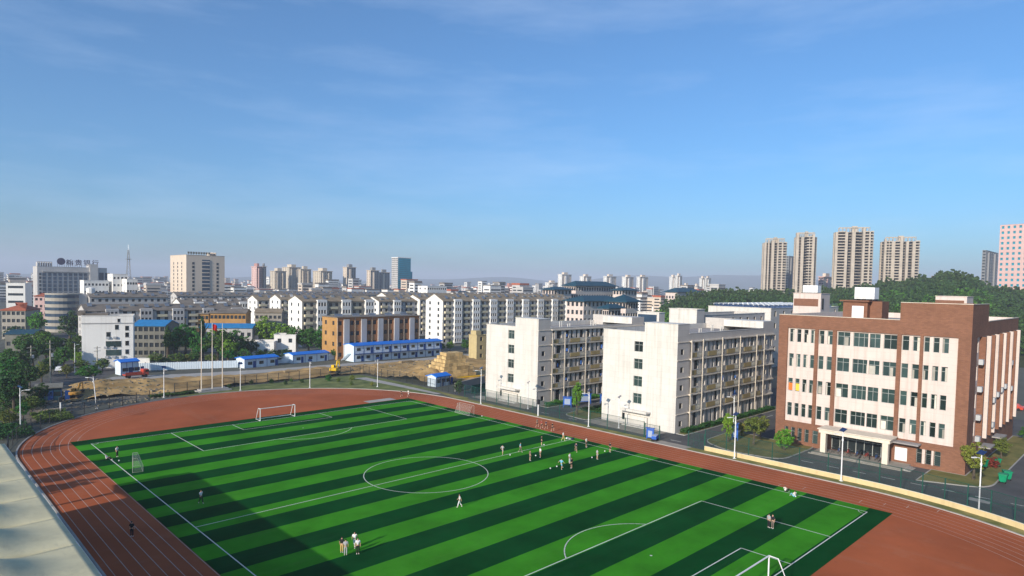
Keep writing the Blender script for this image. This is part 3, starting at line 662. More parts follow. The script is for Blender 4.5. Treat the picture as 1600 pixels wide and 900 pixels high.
# ------------------------------------------------------------------ fences
def fence(label, pts, h, step, meshm, postm='fence_green', wall=None, cat='fence', post_r=0.075, rail=True):
    """posts, rails and wire mesh along a polyline; wall = height of a low wall beneath"""
    T = thing('mesh_fence', label, cat, (*pts[0], 0)); o = np.array(pts[0]); zb = wall or 0
    P2 = [np.array(p)-o for p in pts]
    pm = MB().tube([(0, 0, 0), (0, 0, h+0.05)], post_r, 6).mesh('fence_post', MATS[postm])
    ms = MB(); rl = MB(); wl = MB(); cp = MB()
    for a, b in zip(P2[:-1], P2[1:]):
        d = b-a; l_ = np.linalg.norm(d); u = d/l_; k = max(1, round(l_/step))
        for i in range(k): q = a+d*i/k; inst(pm, 'fence_post', T, (q[0], q[1], zb))
        ms.quad((*a, zb+0.06), (*b, zb+0.06), (*b, zb+h), (*a, zb+h))
        if rail:
            for z in (0.08, h*0.5, h): rl.tube([(*a, zb+z), (*b, zb+z)], 0.03, 4)
        if wall:
            nv = np.array((-u[1], u[0])); m_ = (a+b)/2
            wl.obox((m_[0], m_[1], wall/2), (*u, 0), l_/2+0.03, (*nv, 0), 0.12, (0, 0, 1), wall/2)
            cp.obox((m_[0], m_[1], wall+0.03), (*u, 0), l_/2+0.03, (*nv, 0), 0.16, (0, 0, 1), 0.03)
    q = P2[-1]; inst(pm, 'fence_post', T, (q[0], q[1], zb))
    ms.build('wire_mesh', MATS[meshm], T)
    if rail: rl.build('rail', MATS[postm], T, kind='stuff')
    if wall: wl.build('low_wall', MATS['wall_yellow'], T); cp.build('wall_coping', MATS['rib_cream'], T)
    return T
bend = [(XC+45.2*math.cos(t), YN+45.2*math.sin(t)) for t in np.linspace(0, -0.62, 11)]
fence('green mesh fence on a low yellow wall between the track and the brown building road', [(77.9, 30.0), (77.75, 18)]+[tuple(p) for p in bend], 2.9, 4.0, 'wire_mesh', wall=0.75)
fence('green mesh fence between the track and the two white dormitory blocks', [(79.4, 97.0), (77.9, 60), (77.8, 42.6)], 3.0, 4.0, 'wire_mesh')
fence('dark mesh fence behind the far bend along the dirt site', [(26, 143.2), (44.5, 146.4), (60, 146.8), (79.6, 146.6)], 2.6, 3.2, 'wire_mesh_dark', 'dark_metal')
fence('dark mesh fence running from the far corner back along the dirt site', [(80.3, 146), (81.2, 134), (81.5, 119), (80.6, 105), (79.6, 97.6)], 2.6, 3.0, 'wire_mesh_dark', 'dark_metal')
fl_ = [(XC+(RO+1.3)*math.cos(t), YF+(RO+1.3)*math.sin(t)) for t in np.linspace(math.pi*0.60, math.pi*0.98, 9)]
fence('dark mesh fence round the left end of the far bend', fl_, 2.4, 3.0, 'wire_mesh_dark', 'dark_metal')
# gate leaves at the track entrance
def gate(label, x, y0, y1, h=2.8):
    T = thing('mesh_gate', label, 'gate', (x, y0, 0)); d = y1-y0
    MB().tube([(0, 0, 0), (0, 0, h)], 0.09, 8).build('gate_post', MATS['fence_green'], T); MB().tube([(0, d, 0), (0, d, h)], 0.09, 8).build('gate_post', MATS['fence_green'], T)
    f = MB()
    for z in (0.12, h/2, h-0.1): f.tube([(0, 0, z), (0, d, z)], 0.03, 5)
    for i in range(1, 3): f.tube([(0, d*i/3, 0.12), (0, d*i/3, h-0.1)], 0.025, 5)
    f.build('gate_frame', MATS['fence_green'], T); MB().quad((0, 0, .12), (0, d, .12), (0, d, h-.1), (0, 0, h-.1)).build('gate_mesh', MATS['wire_mesh'], T)
gate('green mesh gate leaf at the track entrance nearer the brown building', 78.1, 30.2, 33.4)
gate('green mesh gate leaf at the track entrance nearer the white dormitories', 77.8, 39.2, 42.4)
# grey block walls by the dirt site
for lab, a, b in (('grey block wall behind the fence beside the dirt site', (82.5, 104.4), (97.5, 109.5)),):
    T = thing('block_wall', lab, 'wall', (*a, 0), math.atan2(b[1]-a[1], b[0]-a[0])); l_ = math.dist(a, b)
    MB().box(0, l_, 0, 0.24, 0, 2.2).build('wall_body', MATS['concrete'], T); MB().box(-0.05, l_+0.05, -0.05, 0.29, 2.2, 2.3).build('wall_cap', MATS['concrete'], T)
T = thing('green_hoarding', 'dark green hoarding panel fence beside the first dormitory', 'hoarding', (83.5, 99.0, 0), 0.10)
for i in range(9): MB().box(i*2.0, i*2.0+1.97, 0, 0.06, 0.1, 2.3).build('hoarding_panel', MATS['fence_green'], T)
for i in range(10): MB().box(i*2.0-0.04, i*2.0+0.04, 0.06, 0.14, 0, 2.35).build('hoarding_post', MATS['dark_metal'], T)

# ------------------------------------------------------------------ solar street lamps
def lamp_parts(T, h, lean=0.0):
    d = (lean*h, 0)
    MB().tube([(0, 0, 0), (d[0], 0, h)], [0.10, 0.065], 8).build('pole', MATS['pole_white'], T)
    MB().box(-0.2, 0.2, -0.2, 0.2, 0, 0.12).build('base_plate', MATS['pole_white'], T)
    a = MB(); a.tube([(d[0]*0.86, 0, h*0.86), (d[0]*0.9+0.25, 0, h*0.93), (d[0]*0.9+1.0, 0, h*0.95)], [0.05, 0.045, 0.04], 6); a.build('arm', MATS['pole_white'], T)
    MB().obox((d[0]*0.9+1.2, 0, h*0.945), (1, 0, 0), 0.32, (0, 1, 0), 0.14, (0, 0, 1), 0.05).build('lamp_head', MATS['pole_white'], T)
    p = MB(); c, s_ = math.cos(0.6), math.sin(0.6); p.obox((d[0], 0, h+0.18), (c, 0, -s_), 0.38, (0, 1, 0), 0.5, (s_, 0, c), 0.025); p.build('solar_panel', MATS['solar_blue'], T)
    MB().tube([(d[0], 0, h*0.80), (d[0]*1.0, 0, h*0.84)], 0.13, 8).build('battery_box', MATS['pole_white'], T)
LP = [((77.0, -9.8), 7.6, 2.6, 'beside the green bins end of the yellow wall'), ((77.1, 7.2), 7.6, 2.6, 'in front of the brown building porch'), ((76.7, 23.9), 7.4, 2.6, 'beside the lawn island with round trees'), ((76.8, 55.2), 7.2, 2.6, 'in front of the gap between the white dormitories'),
      ((76.4, 87.5), 8.4, 2.6, 'beside the fence before the first dormitory gable'), ((70.8, 123.2), 7.6, -2.6, 'at the end of the far bend by the concrete path'), ((56.0, 132.6), 7.1, -1.9, 'on the grass behind the far goal'), ((40.3, 139.0), 6.8, -1.6, 'on the grass right of the flagpoles'), ((22.6, 139.6), 7.1, -1.4, 'left of the flagpoles before the dirt mound'), ((7.8, 134.2), 7.1, -1.0, 'leaning over the far left bend'), ((-7.2, 119.6), 7.8, -0.4, 'nearest the white canopy on the left bend')]
for i, ((x, y), h, rz, wh_) in enumerate(LP):
    T = thing('street_lamp', 'white solar street lamp '+wh_, 'street lamp', (x, y, 0), rz, 'solar street lamps around the track')
    lamp_parts(T, h, 0.09 if i == 9 else 0.0)
    if i == 9: T.rotation_euler = (0, 0, 2.6)
# lamps standing before the gables of the dormitories and along the road
for x, y, h, lab in ((80.6, 50.5, 6.2, 'thin white solar lamp before the gable of the dormitory beside the brown building'), (80.6, 76.0, 6.0, 'thin white solar lamp before the corner of the farther dormitory'), (98.0, 34.9, 7.0, 'white solar lamp across the side road from the dormitory balconies')):
    lamp_parts(thing('street_lamp', lab, 'street lamp', (x, y, 0), 2.4, 'solar lamps along the campus road'), h)
# stubby post box on the left bend and on the right straight
for (x, y), lab in (((0.9, 131.5), 'short white post with a black box on the left bend'), ((76.6, 69.0), 'short white post with a dark top beside the right straight')):
    T = thing('marker_post', lab, 'post', (x, y, 0)); MB().tube([(0, 0, 0), (0, 0, 2.6)], 0.14, 8).build('post', MATS['pole_white'], T); MB().box(-0.3, 0.3, -0.25, 0.25, 2.6, 3.6).build('box', MATS['dark_metal'], T)

# ------------------------------------------------------------------ flagpoles
mat('flag_red', (0.70, 0.02, 0.015), rough=0.8)
T = thing('flag_platform', 'grey stepped concrete platform under the flagpoles', 'platform', (31.0, 140.6, 0), 0.05)
MB().box(0, 8.0, 0, 3.6, 0, 0.3).build('lower_step', MATS['concrete'], T, bevel=0.02); MB().box(0.6, 7.4, 0.6, 3.2, 0.3, 0.6).build('upper_step', MATS['concrete'], T, bevel=0.02)
for i, (x, h) in enumerate(((32.0, 17.0), (34.6, 16.6), (37.1, 16.4))):
    T = thing('flagpole', ('tall flagpole left of the one with the red flag', 'tall flagpole flying a red flag', 'tall flagpole right of the one with the red flag')[i], 'flagpole', (x, 142.4, 0.6), 0, 'three flagpoles behind the far bend')
    MB().tube([(0, 0, 0), (0, 0, h)], [0.13, 0.06], 10).build('pole', MATS['rib_cream'], T); MB().lathe((0, 0, h), [(0.02, 0), (0.11, 0.06), (0.11, 0.16), (0.02, 0.22)], 8).build('finial', MATS['steel'], T)
    if i == 1:
        fm = MB(); nx, nz_ = 8, 5
        for a in range(nx+1):
            for b in range(nz_+1): u = a/nx; fm.v.append((0.1+u*1.15, 0.2*math.sin(u*7+b*0.3)*u, h-0.3-b*0.30-0.5*u*u))
        for a in range(nx):
            for b in range(nz_): q = a*(nz_+1)+b; fm.f.append((q, q+1, q+nz_+2, q+nz_+1))
        fm.build('flag', MATS['flag_red'], T, smooth=True)
        l_ = 0

# ------------------------------------------------------------------ goals
sheer('net', (0.75, 0.78, 0.75), 0.07)
def goal(label, loc, rz, w_, h_, top, dep, r, net=True):
    T = thing('football_goal', label, 'goal', (*loc, 0.03), rz, 'goals on the pitch'); m = MATS['pole_white' if w_ > 7 else 'rail_grey']
    for x in (-w_/2, w_/2): MB().tube([(x, 0, 0), (x, 0, h_)], r, 8).build('post', m, T)
    MB().tube([(-w_/2, 0, h_), (w_/2, 0, h_)], r, 8).build('crossbar', m, T)
    for x in (-w_/2, w_/2): MB().tube([(x, 0, h_), (x, -top, h_-0.02), (x, -dep, 0.05), (x, 0, 0.05)], r*0.75, 6).build('side_stay', m, T)
    MB().tube([(-w_/2, -dep, 0.05), (w_/2, -dep, 0.05)], r*0.75, 6).build('ground_bar', m, T)
    if net:
        k = MB(); a = w_/2-0.02
        k.quad((-a, -top, h_-0.05), (a, -top, h_-0.05), (a, -dep+0.03, 0.1), (-a, -dep+0.03, 0.1)); k.quad((-a, -0.05, h_-0.04), (a, -0.05, h_-0.04), (a, -top, h_-0.05), (-a, -top, h_-0.05))
        for x in (-a, a): k.quad((x, -0.05, h_-0.04), (x, -top, h_-0.05), (x, -dep+0.03, 0.1), (x, -0.05, 0.1))
        k.build('net', MATS['net'], T)
        wn_ = MB(); 
        for i in range(1, int(w_/0.3)): x = -a+i*0.3; wn_.tube([(x, -top, h_-0.05), (x, -dep+0.03, 0.1)], 0.004, 3, False)
        for i in range(1, 8): t = i/8; wn_.tube([(-a, -top-(dep-top)*t, h_-0.05-(h_-.15)*t), (a, -top-(dep-top)*t, h_-0.05-(h_-.15)*t)], 0.004, 3, False)
        wn_.build('net_cords', m, T, kind='stuff')
goal('white full size goal at the far end of the pitch', (cx, L_), math.pi, 7.32, 2.44, 0.9, 2.0, 0.075, False)
goal('white full size goal at the near end, cut by the picture bottom', (cx, 0.0), 0, 7.32, 2.44, 0.9, 2.0, 0.075, False)
goal('small netted training goal on the left touch line', (1.0, 79.5), math.pi/2-0.26, 3.6, 2.1, 0.6, 1.3, 0.03)
goal('small netted training goal on the right touch line by the track', (66.2, 80.6), -math.pi/2, 4.8, 2.1, 0.6, 1.4, 0.028)

# ------------------------------------------------------------------ grandstand with a membrane canopy
mat('membrane', (0.60, 0.54, 0.34), rough=0.7, var=0.10, scale=0.5, spec=0.15, bump=0.25, bscale=0.8)
wear(MATS['membrane'], .5, .45, (.36, .34, .24), .52, .72); wear(MATS['membrane'], 1.2, .4, (.30, .30, .24), .58, .72, (1, .2, 1))
mat('seat_blue', (0.05, 0.12, 0.3), rough=0.6)
GS = thing('grandstand', 'covered grandstand with a cream membrane canopy of bulging bays beside the track', 'grandstand', (-15.0, 69.6, 0))
bay = 7.3; nb = 8; y_off = 3.1
def canopy_z(x, y):   # x: 0 at the front edge, positive to the back
    ph = (y-y_off)/bay; s_ = abs(math.sin(math.pi*ph)); b = math.exp(-((x-6.0)/2.6)**2)
    return 8.3+0.05*x+1.05*(s_**0.8)*b-0.25*(1-s_)*min(1, x/3)
for k in range(-1, nb):
    y0 = max(0.0, y_off+k*bay); y1 = y_off+(k+1)*bay; m = MB(); nx, ny = 24, 14
    for i in range(nx+1):
        for j in range(ny+1):
            x = 11.5*i/nx; y = y0+(y1-y0)*j/ny; m.v.append((-x, -y, canopy_z(x, y)))
    for i in range(nx):
        for j in range(ny): q = i*(ny+1)+j; m.f.append((q, q+1, q+ny+2, q+ny+1))
    o = m.build('membrane_bay', MATS['membrane'], GS, smooth=True)
    so = o.modifiers.new('thick', 'SOLIDIFY'); so.thickness = 0.03
    # seam strip and rafter on each bay line
    s_ = MB()
    for i in range(nx): xa, xb = 11.5*i/nx, 11.5*(i+1)/nx; s_.quad((-xa, -y1-.07, canopy_z(xa, y1)+.03), (-xa, -y1+.07, canopy_z(xa, y1)+.03), (-xb, -y1+.07, canopy_z(xb, y1)+.03), (-xb, -y1-.07, canopy_z(xb, y1)+.03))
    s_.build('seam', MATS['rib_cream'], GS)
    for fr_ in (.33, .66):
        yy = y0+(y1-y0)*fr_; s_ = MB()
        for i in range(nx): xa, xb = 11.5*i/nx, 11.5*(i+1)/nx; s_.quad((-xa, -yy-.02, canopy_z(xa, yy)+.02), (-xa, -yy+.02, canopy_z(xa, yy)+.02), (-xb, -yy+.02, canopy_z(xb, yy)+.02), (-xb, -yy-.02, canopy_z(xb, yy)+.02))
        s_.build('fabric_joint', MATS['ac_grey'], GS)
    r_ = MB(); r_.tube([(-0.05, -y1, 8.15), (-6, -y1, 7.9), (-11.4, -y1, 8.0)], 0.12, 6); r_.tube([(-9.5, -y1, 0), (-9.5, -y1, 7.9)], 0.2, 8); r_.tube([(-9.5, -y1, 5.2), (-4.5, -y1, 7.95)], 0.1, 6); r_.build('column_frame', MATS['pole_white'], GS)
MB().tube([(0, 0, 8.28), (0, -y_off-nb*bay, 8.28)], 0.06, 6).build('edge_cable', MATS['steel'], GS)
st = MB()
for i in range(9): st.box(0.8-1.1*i, 0.8-1.1*(i+1), -1.5, -y_off-nb*bay, 0, 0.9+0.42*i)
st.build('tiers', MATS['concrete'], GS)
MB().box(-12.4, -12.1, -7.0, -y_off-nb*bay, 0, 9.5).build('shade_wall', MATS['tile_white'], GS)  # unseen wall, raised and cut short to shape the shade on the track
# ------------------------------------------------------------------ city materials
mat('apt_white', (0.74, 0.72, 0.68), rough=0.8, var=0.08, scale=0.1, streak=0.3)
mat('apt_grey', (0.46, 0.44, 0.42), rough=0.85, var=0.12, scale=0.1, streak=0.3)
mat('apt_cream', (0.60, 0.53, 0.36), rough=0.85, var=0.1, scale=0.1, streak=0.3)
mat('apt_olive', (0.33, 0.30, 0.25), rough=0.85, var=0.1, scale=0.1, streak=0.3)
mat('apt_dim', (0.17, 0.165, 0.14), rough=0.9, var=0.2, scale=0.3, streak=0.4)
mat('apt_brick', (0.40, 0.17, 0.065), rough=0.9, var=0.15, scale=0.2, streak=0.4)
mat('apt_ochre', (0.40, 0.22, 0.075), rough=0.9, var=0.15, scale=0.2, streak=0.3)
mat('yellow_plaster', (0.46, 0.37, 0.19), rough=0.9, var=0.08, streak=0.3)
mat('roof_old', (0.17, 0.145, 0.12), rough=0.95, var=0.3, scale=0.25)
mat('roof_brown', (0.24, 0.19, 0.13), rough=0.95, var=0.25, scale=0.3)
mat('roof_blue', (0.005, 0.16, 0.62), rough=0.5, var=0.08)
mat('roof_blue_old', (0.02, 0.19, 0.42), rough=0.6, var=0.2)
mat('roof_teal', (0.012, 0.055, 0.082), rough=0.55, var=0.15)
mat('roof_red', (0.36, 0.10, 0.05), rough=0.8, var=0.2)
mat('prefab_white', (0.60, 0.68, 0.74), rough=0.5, var=0.05, streak=0.15)
mat('prefab_trim', (0.01, 0.05, 0.20), rough=0.5)
mat('tower_beige', (0.58, 0.48, 0.38), rough=0.8, var=0.06, scale=0.05)
mat('tower_tan', (0.50, 0.43, 0.34), rough=0.8, var=0.06, scale=0.05)
mat('tower_pink', (0.60, 0.40, 0.36), rough=0.8, var=0.05, scale=0.05)
mat('tower_grey', (0.22, 0.22, 0.22), rough=0.7, var=0.1)
mat('tower_red', (0.38, 0.20, 0.17), rough=0.8, var=0.1)
mat('raw_concrete', (0.42, 0.36, 0.29), rough=0.95, var=0.14, scale=0.15)
mat('glass_city', (0.030, 0.036, 0.042), rough=0.2, var=0.4, scale=0.2, spec=0.5)
mat('glass_blue', (0.004, 0.24, 0.34), rough=0.4, var=0.2, scale=0.08, spec=0.15)
mat('glass_bank', (0.03, 0.055, 0.09), rough=0.2, var=0.3, scale=0.1, spec=0.6)
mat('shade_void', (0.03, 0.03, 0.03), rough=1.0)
mat('sign_dark', (0.06, 0.05, 0.09), rough=0.6)
mat('timber', (0.47, 0.33, 0.15), rough=0.9, var=0.25, scale=0.8, obrand=0.35)
mat('machine_yellow', (0.75, 0.47, 0.01), rough=0.45, var=0.1)
mat('machine_dark', (0.03, 0.03, 0.03), rough=0.7)

def px_on_y(px, y, z): return solve(lambda x: P((x, y, z))[0], -40, 2500, px)      # x where a line y=const crosses a picture column
def px_on_x(px, x, z): return solve(lambda y: P((x, y, z))[0], -40, 4000, px)
def corner(pc, py, dist):
    p = at(pc, py, dist); return float(p[0]), float(p[1]), float(p[2])
def axis_block(pl, pc, pr, ytop, dist):
    """near corner at column pc, top row ytop and forward distance dist; the lit -x side reaches column pl, the -y side column pr"""
    x, y, h = corner(pc, ytop, dist)
    B = (px_on_y(pr, y, h), y); dep = max(3.0, px_on_x(pl, x, h)-y) if pl < pc-0.5 else 12.0
    return (x, y), B, min(dep, 40.0), h

# ---- apartment rows: most have sunlit gables and half-shaded fronts put into the wall colours
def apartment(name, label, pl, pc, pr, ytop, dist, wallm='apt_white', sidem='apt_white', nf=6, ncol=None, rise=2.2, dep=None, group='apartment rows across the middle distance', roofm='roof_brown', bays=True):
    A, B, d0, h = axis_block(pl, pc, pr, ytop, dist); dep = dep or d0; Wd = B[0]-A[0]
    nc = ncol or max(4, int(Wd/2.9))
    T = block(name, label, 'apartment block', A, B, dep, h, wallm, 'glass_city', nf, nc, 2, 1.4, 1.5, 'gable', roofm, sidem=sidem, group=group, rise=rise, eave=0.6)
    fl = h/nf
    # balcony boxes in columns and solar heaters / dormers on the roof slope
    if bays:
        nbay = max(1, int(Wd/10.5))
        for i in range(nbay):
            x0 = Wd*(i+0.55)/nbay; wv = min(4.4, Wd/nbay*0.42)
            bb = MB(); hl = []
            for k in range(nf): hl += [(0.35+1.35*j, 1.25+1.35*j, fl*k+fl*0.36, fl*k+fl*0.86) for j in range(int(wv/1.4))]
            wallgrid(bb, (x0, -1.3, 0), (1, 0, 0), (0, -1, 0), wv, 0.4, h+0.6, hl, 0.2); bb.quad((x0, -1.3, 0.4), (x0, 0, 0.4), (x0, 0, h+0.6), (x0, -1.3, h+0.6)); bb.quad((x0+wv, -1.3, 0.4), (x0+wv, 0, 0.4), (x0+wv, 0, h+.6), (x0+wv, -1.3, h+.6)); bb.quad((x0, -1.3, h+.6), (x0+wv, -1.3, h+.6), (x0+wv, 0.6, h+.7), (x0, 0.6, h+.7))
            bb.build('bay', MATS[sidem], T); g_ = MB(); panes(g_, (x0, -1.3, 0), (1, 0, 0), (0, -1, 0), hl, 0.2); g_.build('bay_windows', MATS['glass_city'], T, kind='stuff')
        bl = MB()
        for k in range(1, nf):
            for i in range(nbay):
                xa = Wd*(i+0.08)/nbay; bl.box(xa, xa+min(3.6, Wd/nbay*.4), -1.0, -0.004, fl*k-0.1, fl*k+0.9)
        bl.build('balconies', MATS['apt_cream'], T, kind='stuff')
    dm = MB(); k_ = rise/(dep/2)
    for i in range(int(Wd/4.5)):
        x = 2+4.5*i+random.uniform(-.8, .8); y = dep*random.uniform(0.1, 0.35); z = h+k_*y
        if x+2 > Wd: continue
        if random.random() < 0.6: dm.obox((x+.8, y, z+0.75), (1, 0, 0), 0.8, (0, .75, .66), 0.85, (0, -.66, .75), 0.06); dm.tube([(x, y+.6, z+1.35), (x+1.6, y+.6, z+1.35)], 0.2, 6)
        else: dm.box(x, x+1.5, y-0.2, y+1.4, z-0.2, z+1.0)
    dm.build('roof_heaters', MATS['steel' if random.random() < .5 else 'apt_grey'], T, kind='stuff')
    return T
AP = apartment
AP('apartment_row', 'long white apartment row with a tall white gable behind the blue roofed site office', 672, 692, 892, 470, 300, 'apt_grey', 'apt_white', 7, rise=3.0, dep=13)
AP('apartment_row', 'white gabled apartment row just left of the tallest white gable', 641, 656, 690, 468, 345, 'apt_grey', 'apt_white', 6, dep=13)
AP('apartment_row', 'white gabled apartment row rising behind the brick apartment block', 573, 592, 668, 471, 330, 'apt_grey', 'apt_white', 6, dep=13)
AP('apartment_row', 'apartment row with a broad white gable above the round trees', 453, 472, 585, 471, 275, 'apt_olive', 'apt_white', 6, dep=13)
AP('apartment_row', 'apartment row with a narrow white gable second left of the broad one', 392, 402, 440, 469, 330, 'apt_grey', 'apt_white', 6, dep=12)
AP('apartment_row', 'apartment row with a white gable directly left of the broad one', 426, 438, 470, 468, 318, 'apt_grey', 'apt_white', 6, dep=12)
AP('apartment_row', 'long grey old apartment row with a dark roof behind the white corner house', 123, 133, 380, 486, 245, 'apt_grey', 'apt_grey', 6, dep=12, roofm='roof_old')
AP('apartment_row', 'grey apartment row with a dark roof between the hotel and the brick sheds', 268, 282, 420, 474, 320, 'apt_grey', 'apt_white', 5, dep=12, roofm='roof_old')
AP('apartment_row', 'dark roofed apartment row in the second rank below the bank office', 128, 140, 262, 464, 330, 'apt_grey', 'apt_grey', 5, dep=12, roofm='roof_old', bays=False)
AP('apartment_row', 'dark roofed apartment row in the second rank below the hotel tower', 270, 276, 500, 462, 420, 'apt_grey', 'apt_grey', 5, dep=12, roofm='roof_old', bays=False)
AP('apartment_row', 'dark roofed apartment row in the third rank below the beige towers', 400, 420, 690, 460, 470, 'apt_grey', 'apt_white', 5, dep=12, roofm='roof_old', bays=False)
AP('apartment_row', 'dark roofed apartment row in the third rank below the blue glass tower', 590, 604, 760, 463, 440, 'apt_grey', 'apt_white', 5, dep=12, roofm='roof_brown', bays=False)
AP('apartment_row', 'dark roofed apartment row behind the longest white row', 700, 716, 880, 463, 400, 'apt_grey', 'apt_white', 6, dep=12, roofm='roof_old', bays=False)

# ---- brick apartment block; sunlight on its end is put in as orange
A, B, dep, h = axis_block(511, 527, 655, 497, 232)
T = block('brick_apartment', 'brown brick apartment block with an end coloured sunlit orange behind the site office', 'apartment block', A, B, 11, h, 'apt_brick', 'glass_city', 4, 15, 2, 1.5, 1.5, 'flat', 'roof_old', sidem='apt_ochre')
Wd = T['W_']; pp = MB(); sb = MB(); hb = MB()
for i in range(5):
    x = Wd*(i+0.5)/5; sb.box(x-1.1, x+1.1, -0.5, -0.003, 0, h-0.5)
    for s_ in (-3.6, 3.6): pp.tube([(x+s_, -0.12, 0), (x+s_, -0.12, h)], 0.07, 5)
    hb.obox((x, 5, h+0.3), (1, 0, 0), 1.6, (0, .8, .6), 1.0, (0, -.6, .8), 0.06); hb.tube([(x-1.6, 5.8, h+1.0), (x+1.6, 5.8, h+1.0)], 0.25, 6)
sb.build('stair_bays', MATS['apt_grey'], T, kind='stuff'); pp.build('drain_pipes', MATS['rib_cream'], T, kind='stuff'); hb.build('solar_heaters', MATS['steel'], T, kind='stuff')
MB().box(-0.4, Wd+0.4, -0.6, 11.4, h+0.15, h+0.35).build('roof_slab', MATS['roof_old'], T)

# ---- site offices of white panels with blue roofs
def prefab(label, A, B, dep, h, storeys, name='site_office', wm='prefab_white', rm='roof_blue'):
    T = block(name, label, 'site office', A, B, dep, h, wm, 'glass_dark', 1, 0, 0, roof='gable', roofm=rm, rise=0.55 if storeys == 2 else 0.5, eave=0.55)
    Wd = T['W_']; fl = h/storeys; n_ = max(3, int(Wd/3.6))
    for s_ in range(storeys):
        for i in range(n_):
            x = Wd*(i+0.3)/n_
            MB().box(x, x+1.5, -0.05, -0.003, fl*s_+1.0, fl*s_+2.0).build('window', MATS['glass_dark'], T)
            if (i+s_) % 2 == 0: MB().box(x+1.75, x+2.65, -0.05, -0.003, fl*s_+0.05, fl*s_+2.1).build('door', MATS['prefab_trim'], T)
    for i in range(n_+1):
        x = (Wd-0.12)*i/n_; MB().box(x, x+0.12, -0.07, -0.004, 0, h).build('trim_post', MATS['prefab_trim'], T)
    if storeys == 2:
        MB().box(0, Wd, -1.2, -0.08, fl-0.15, fl).build('walkway', MATS['prefab_trim'], T)
        r_ = MB(); r_.tube([(0, -1.15, fl+1.0), (Wd, -1.15, fl+1.0)], 0.03, 4)
        for i in range(int(Wd/1.5)): r_.tube([(i*1.5, -1.15, fl), (i*1.5, -1.15, fl+1.0)], 0.02, 4)
        r_.build('walkway_rail', MATS['prefab_trim'], T, kind='stuff')
        s_ = MB()
        for i in range(10): s_.box(-1.3, -0.1, 6.0-i*0.45, 6.45-i*0.45, fl*(i+0.5)/10, fl*(i+1)/10)
        s_.build('outside_stair', MATS['prefab_white'], T)
    return T
prefab('long two storey white site office with a bright blue roof', (94.0, 174.6), (133.0, 174.6), 6.5, 5.7, 2)
prefab('small white site hut with a blue roof left of the other hut', (57.6, 179.4), (69.3, 181.0), 5.0, 2.9, 1, 'site_hut')
prefab('small white site hut with a blue roof next to the two storey office', (75.2, 182.4), (89.2, 183.8), 5.0, 2.9, 1, 'site_hut')
prefab('tiny white guard hut with a blue roof behind the fence by the timber stack', (83.0, 113.4), (88.4, 114.2), 3.2, 2.8, 1, 'guard_hut')
prefab('tiny white and blue gate hut before the white corner house', (24.2, 184.6), (29.0, 185.4), 3.5, 3.8, 1, 'guard_hut')
prefab('low dark blue shed at the left end of the dirt site', (-0.5, 151), (4.2, 150), 4, 3.0, 1, 'guard_hut', 'roof_teal', 'apt_dim')  # shade put into its dark wall and roof colours

# ---- white corner house on the left
a = G(128, 577); b = G(203, 571)
T = block('corner_house', 'tall white corner house with few windows on the left street', 'house', a, b, 10, 16.2, 'apt_white', 'glass_city', 1, 0, 0, roof='flat')
Wd = T['W_']; T.rotation_euler[2] -= 0.42
def wn_box(T, x0, x1, z0, z1, m='glass_dark'): 
    o = MB().box(x0, x1, -0.06, -0.003, z0, z1).build('window', MATS[m], T); f_ = MB(); f_.box(x0-.08, x1+.08, -.12, -.004, z0-.1, z0); f_.box(x0-.08, x1+.08, -.09, -.004, z1, z1+.06); f_.build('sill', MATS['apt_grey'], o)
for z in (3.0, 5.9, 8.6, 11.2, 13.3): wn_box(T, Wd*0.84, Wd*0.91, z-2.0+0.4, z-0.2)
for z in (5.9, 8.6): wn_box(T, Wd*0.46, Wd*0.76, z-2.0, z-0.2, 'glass_green')
wn_box(T, Wd*0.47, Wd*0.55, 9.8, 11.2); wn_box(T, Wd*0.64, Wd*0.71, 12, 13.4); wn_box(T, Wd*.69, Wd*.74, 14.3, 15.3)
MB().box(-0.25, Wd+0.25, -0.25, -0.16, 13.9, 14.1).build('string_course', MATS['apt_grey'], T)
MB().box(-1.2, 0.8, 2, 8, 16.2, 17.6).box(0.2, Wd*.5, 2, 9, 16.2, 16.9).build('roof_house', MATS['roof_old'], T)
for x, z in ((Wd*.46, 9.2), (Wd*.6, 9.2), (Wd*.42, 6.2), (Wd*.55, 6.2), (Wd*.44, 3.2), (Wd*.58, 3.2), (Wd*.75, 3.2)): MB().box(x, x+0.9, -0.45, -0.004, z, z+0.6).build('air_conditioner', MATS['ac_grey'], T)

# ---- darker houses and sheds between the trees
def pblk(name, label, cat, pl, pr, yb, ytop, dep, wallm, nf, ncol, roof='flat', roofm='roof_old', **kw):
    a, b = G(pl, yb), G(pr, yb)
    hh = solve(lambda z: -P((a[0], a[1], z))[1], 0, 60, -ytop)
    return block(name, label, cat, a, b, dep, hh, wallm, 'glass_city', nf, ncol, kw.pop('nside', 1), roof=roof, roofm=roofm, **kw)
pblk('old_house', 'house coloured dark as if shaded, with a blue sheet roof right of the white corner house', 'house', 207, 258, 558, 509, 14, 'apt_dim', 4, 6, 'gable', 'roof_blue_old', rise=1.6)  # wall colour darkened to stand in for shade
pblk('ochre_house', 'ochre flat house with a blue roof edge above the dark house', 'house', 252, 290, 541, 496, 10, 'yellow_plaster', 4, 3, 'gable', 'roof_blue_old', rise=1.0)
pblk('ochre_house', 'low ochre brick house with a dark roof left of the twin ochre house', 'house', 292, 326, 540, 490, 12, 'apt_ochre', 4, 6, 'gable', 'roof_old', rise=1.5)
pblk('ochre_house', 'low ochre brick house with a dark roof right of its twin', 'house', 328, 384, 540, 489, 12, 'apt_ochre', 4, 9, 'gable', 'roof_old', rise=1.5)
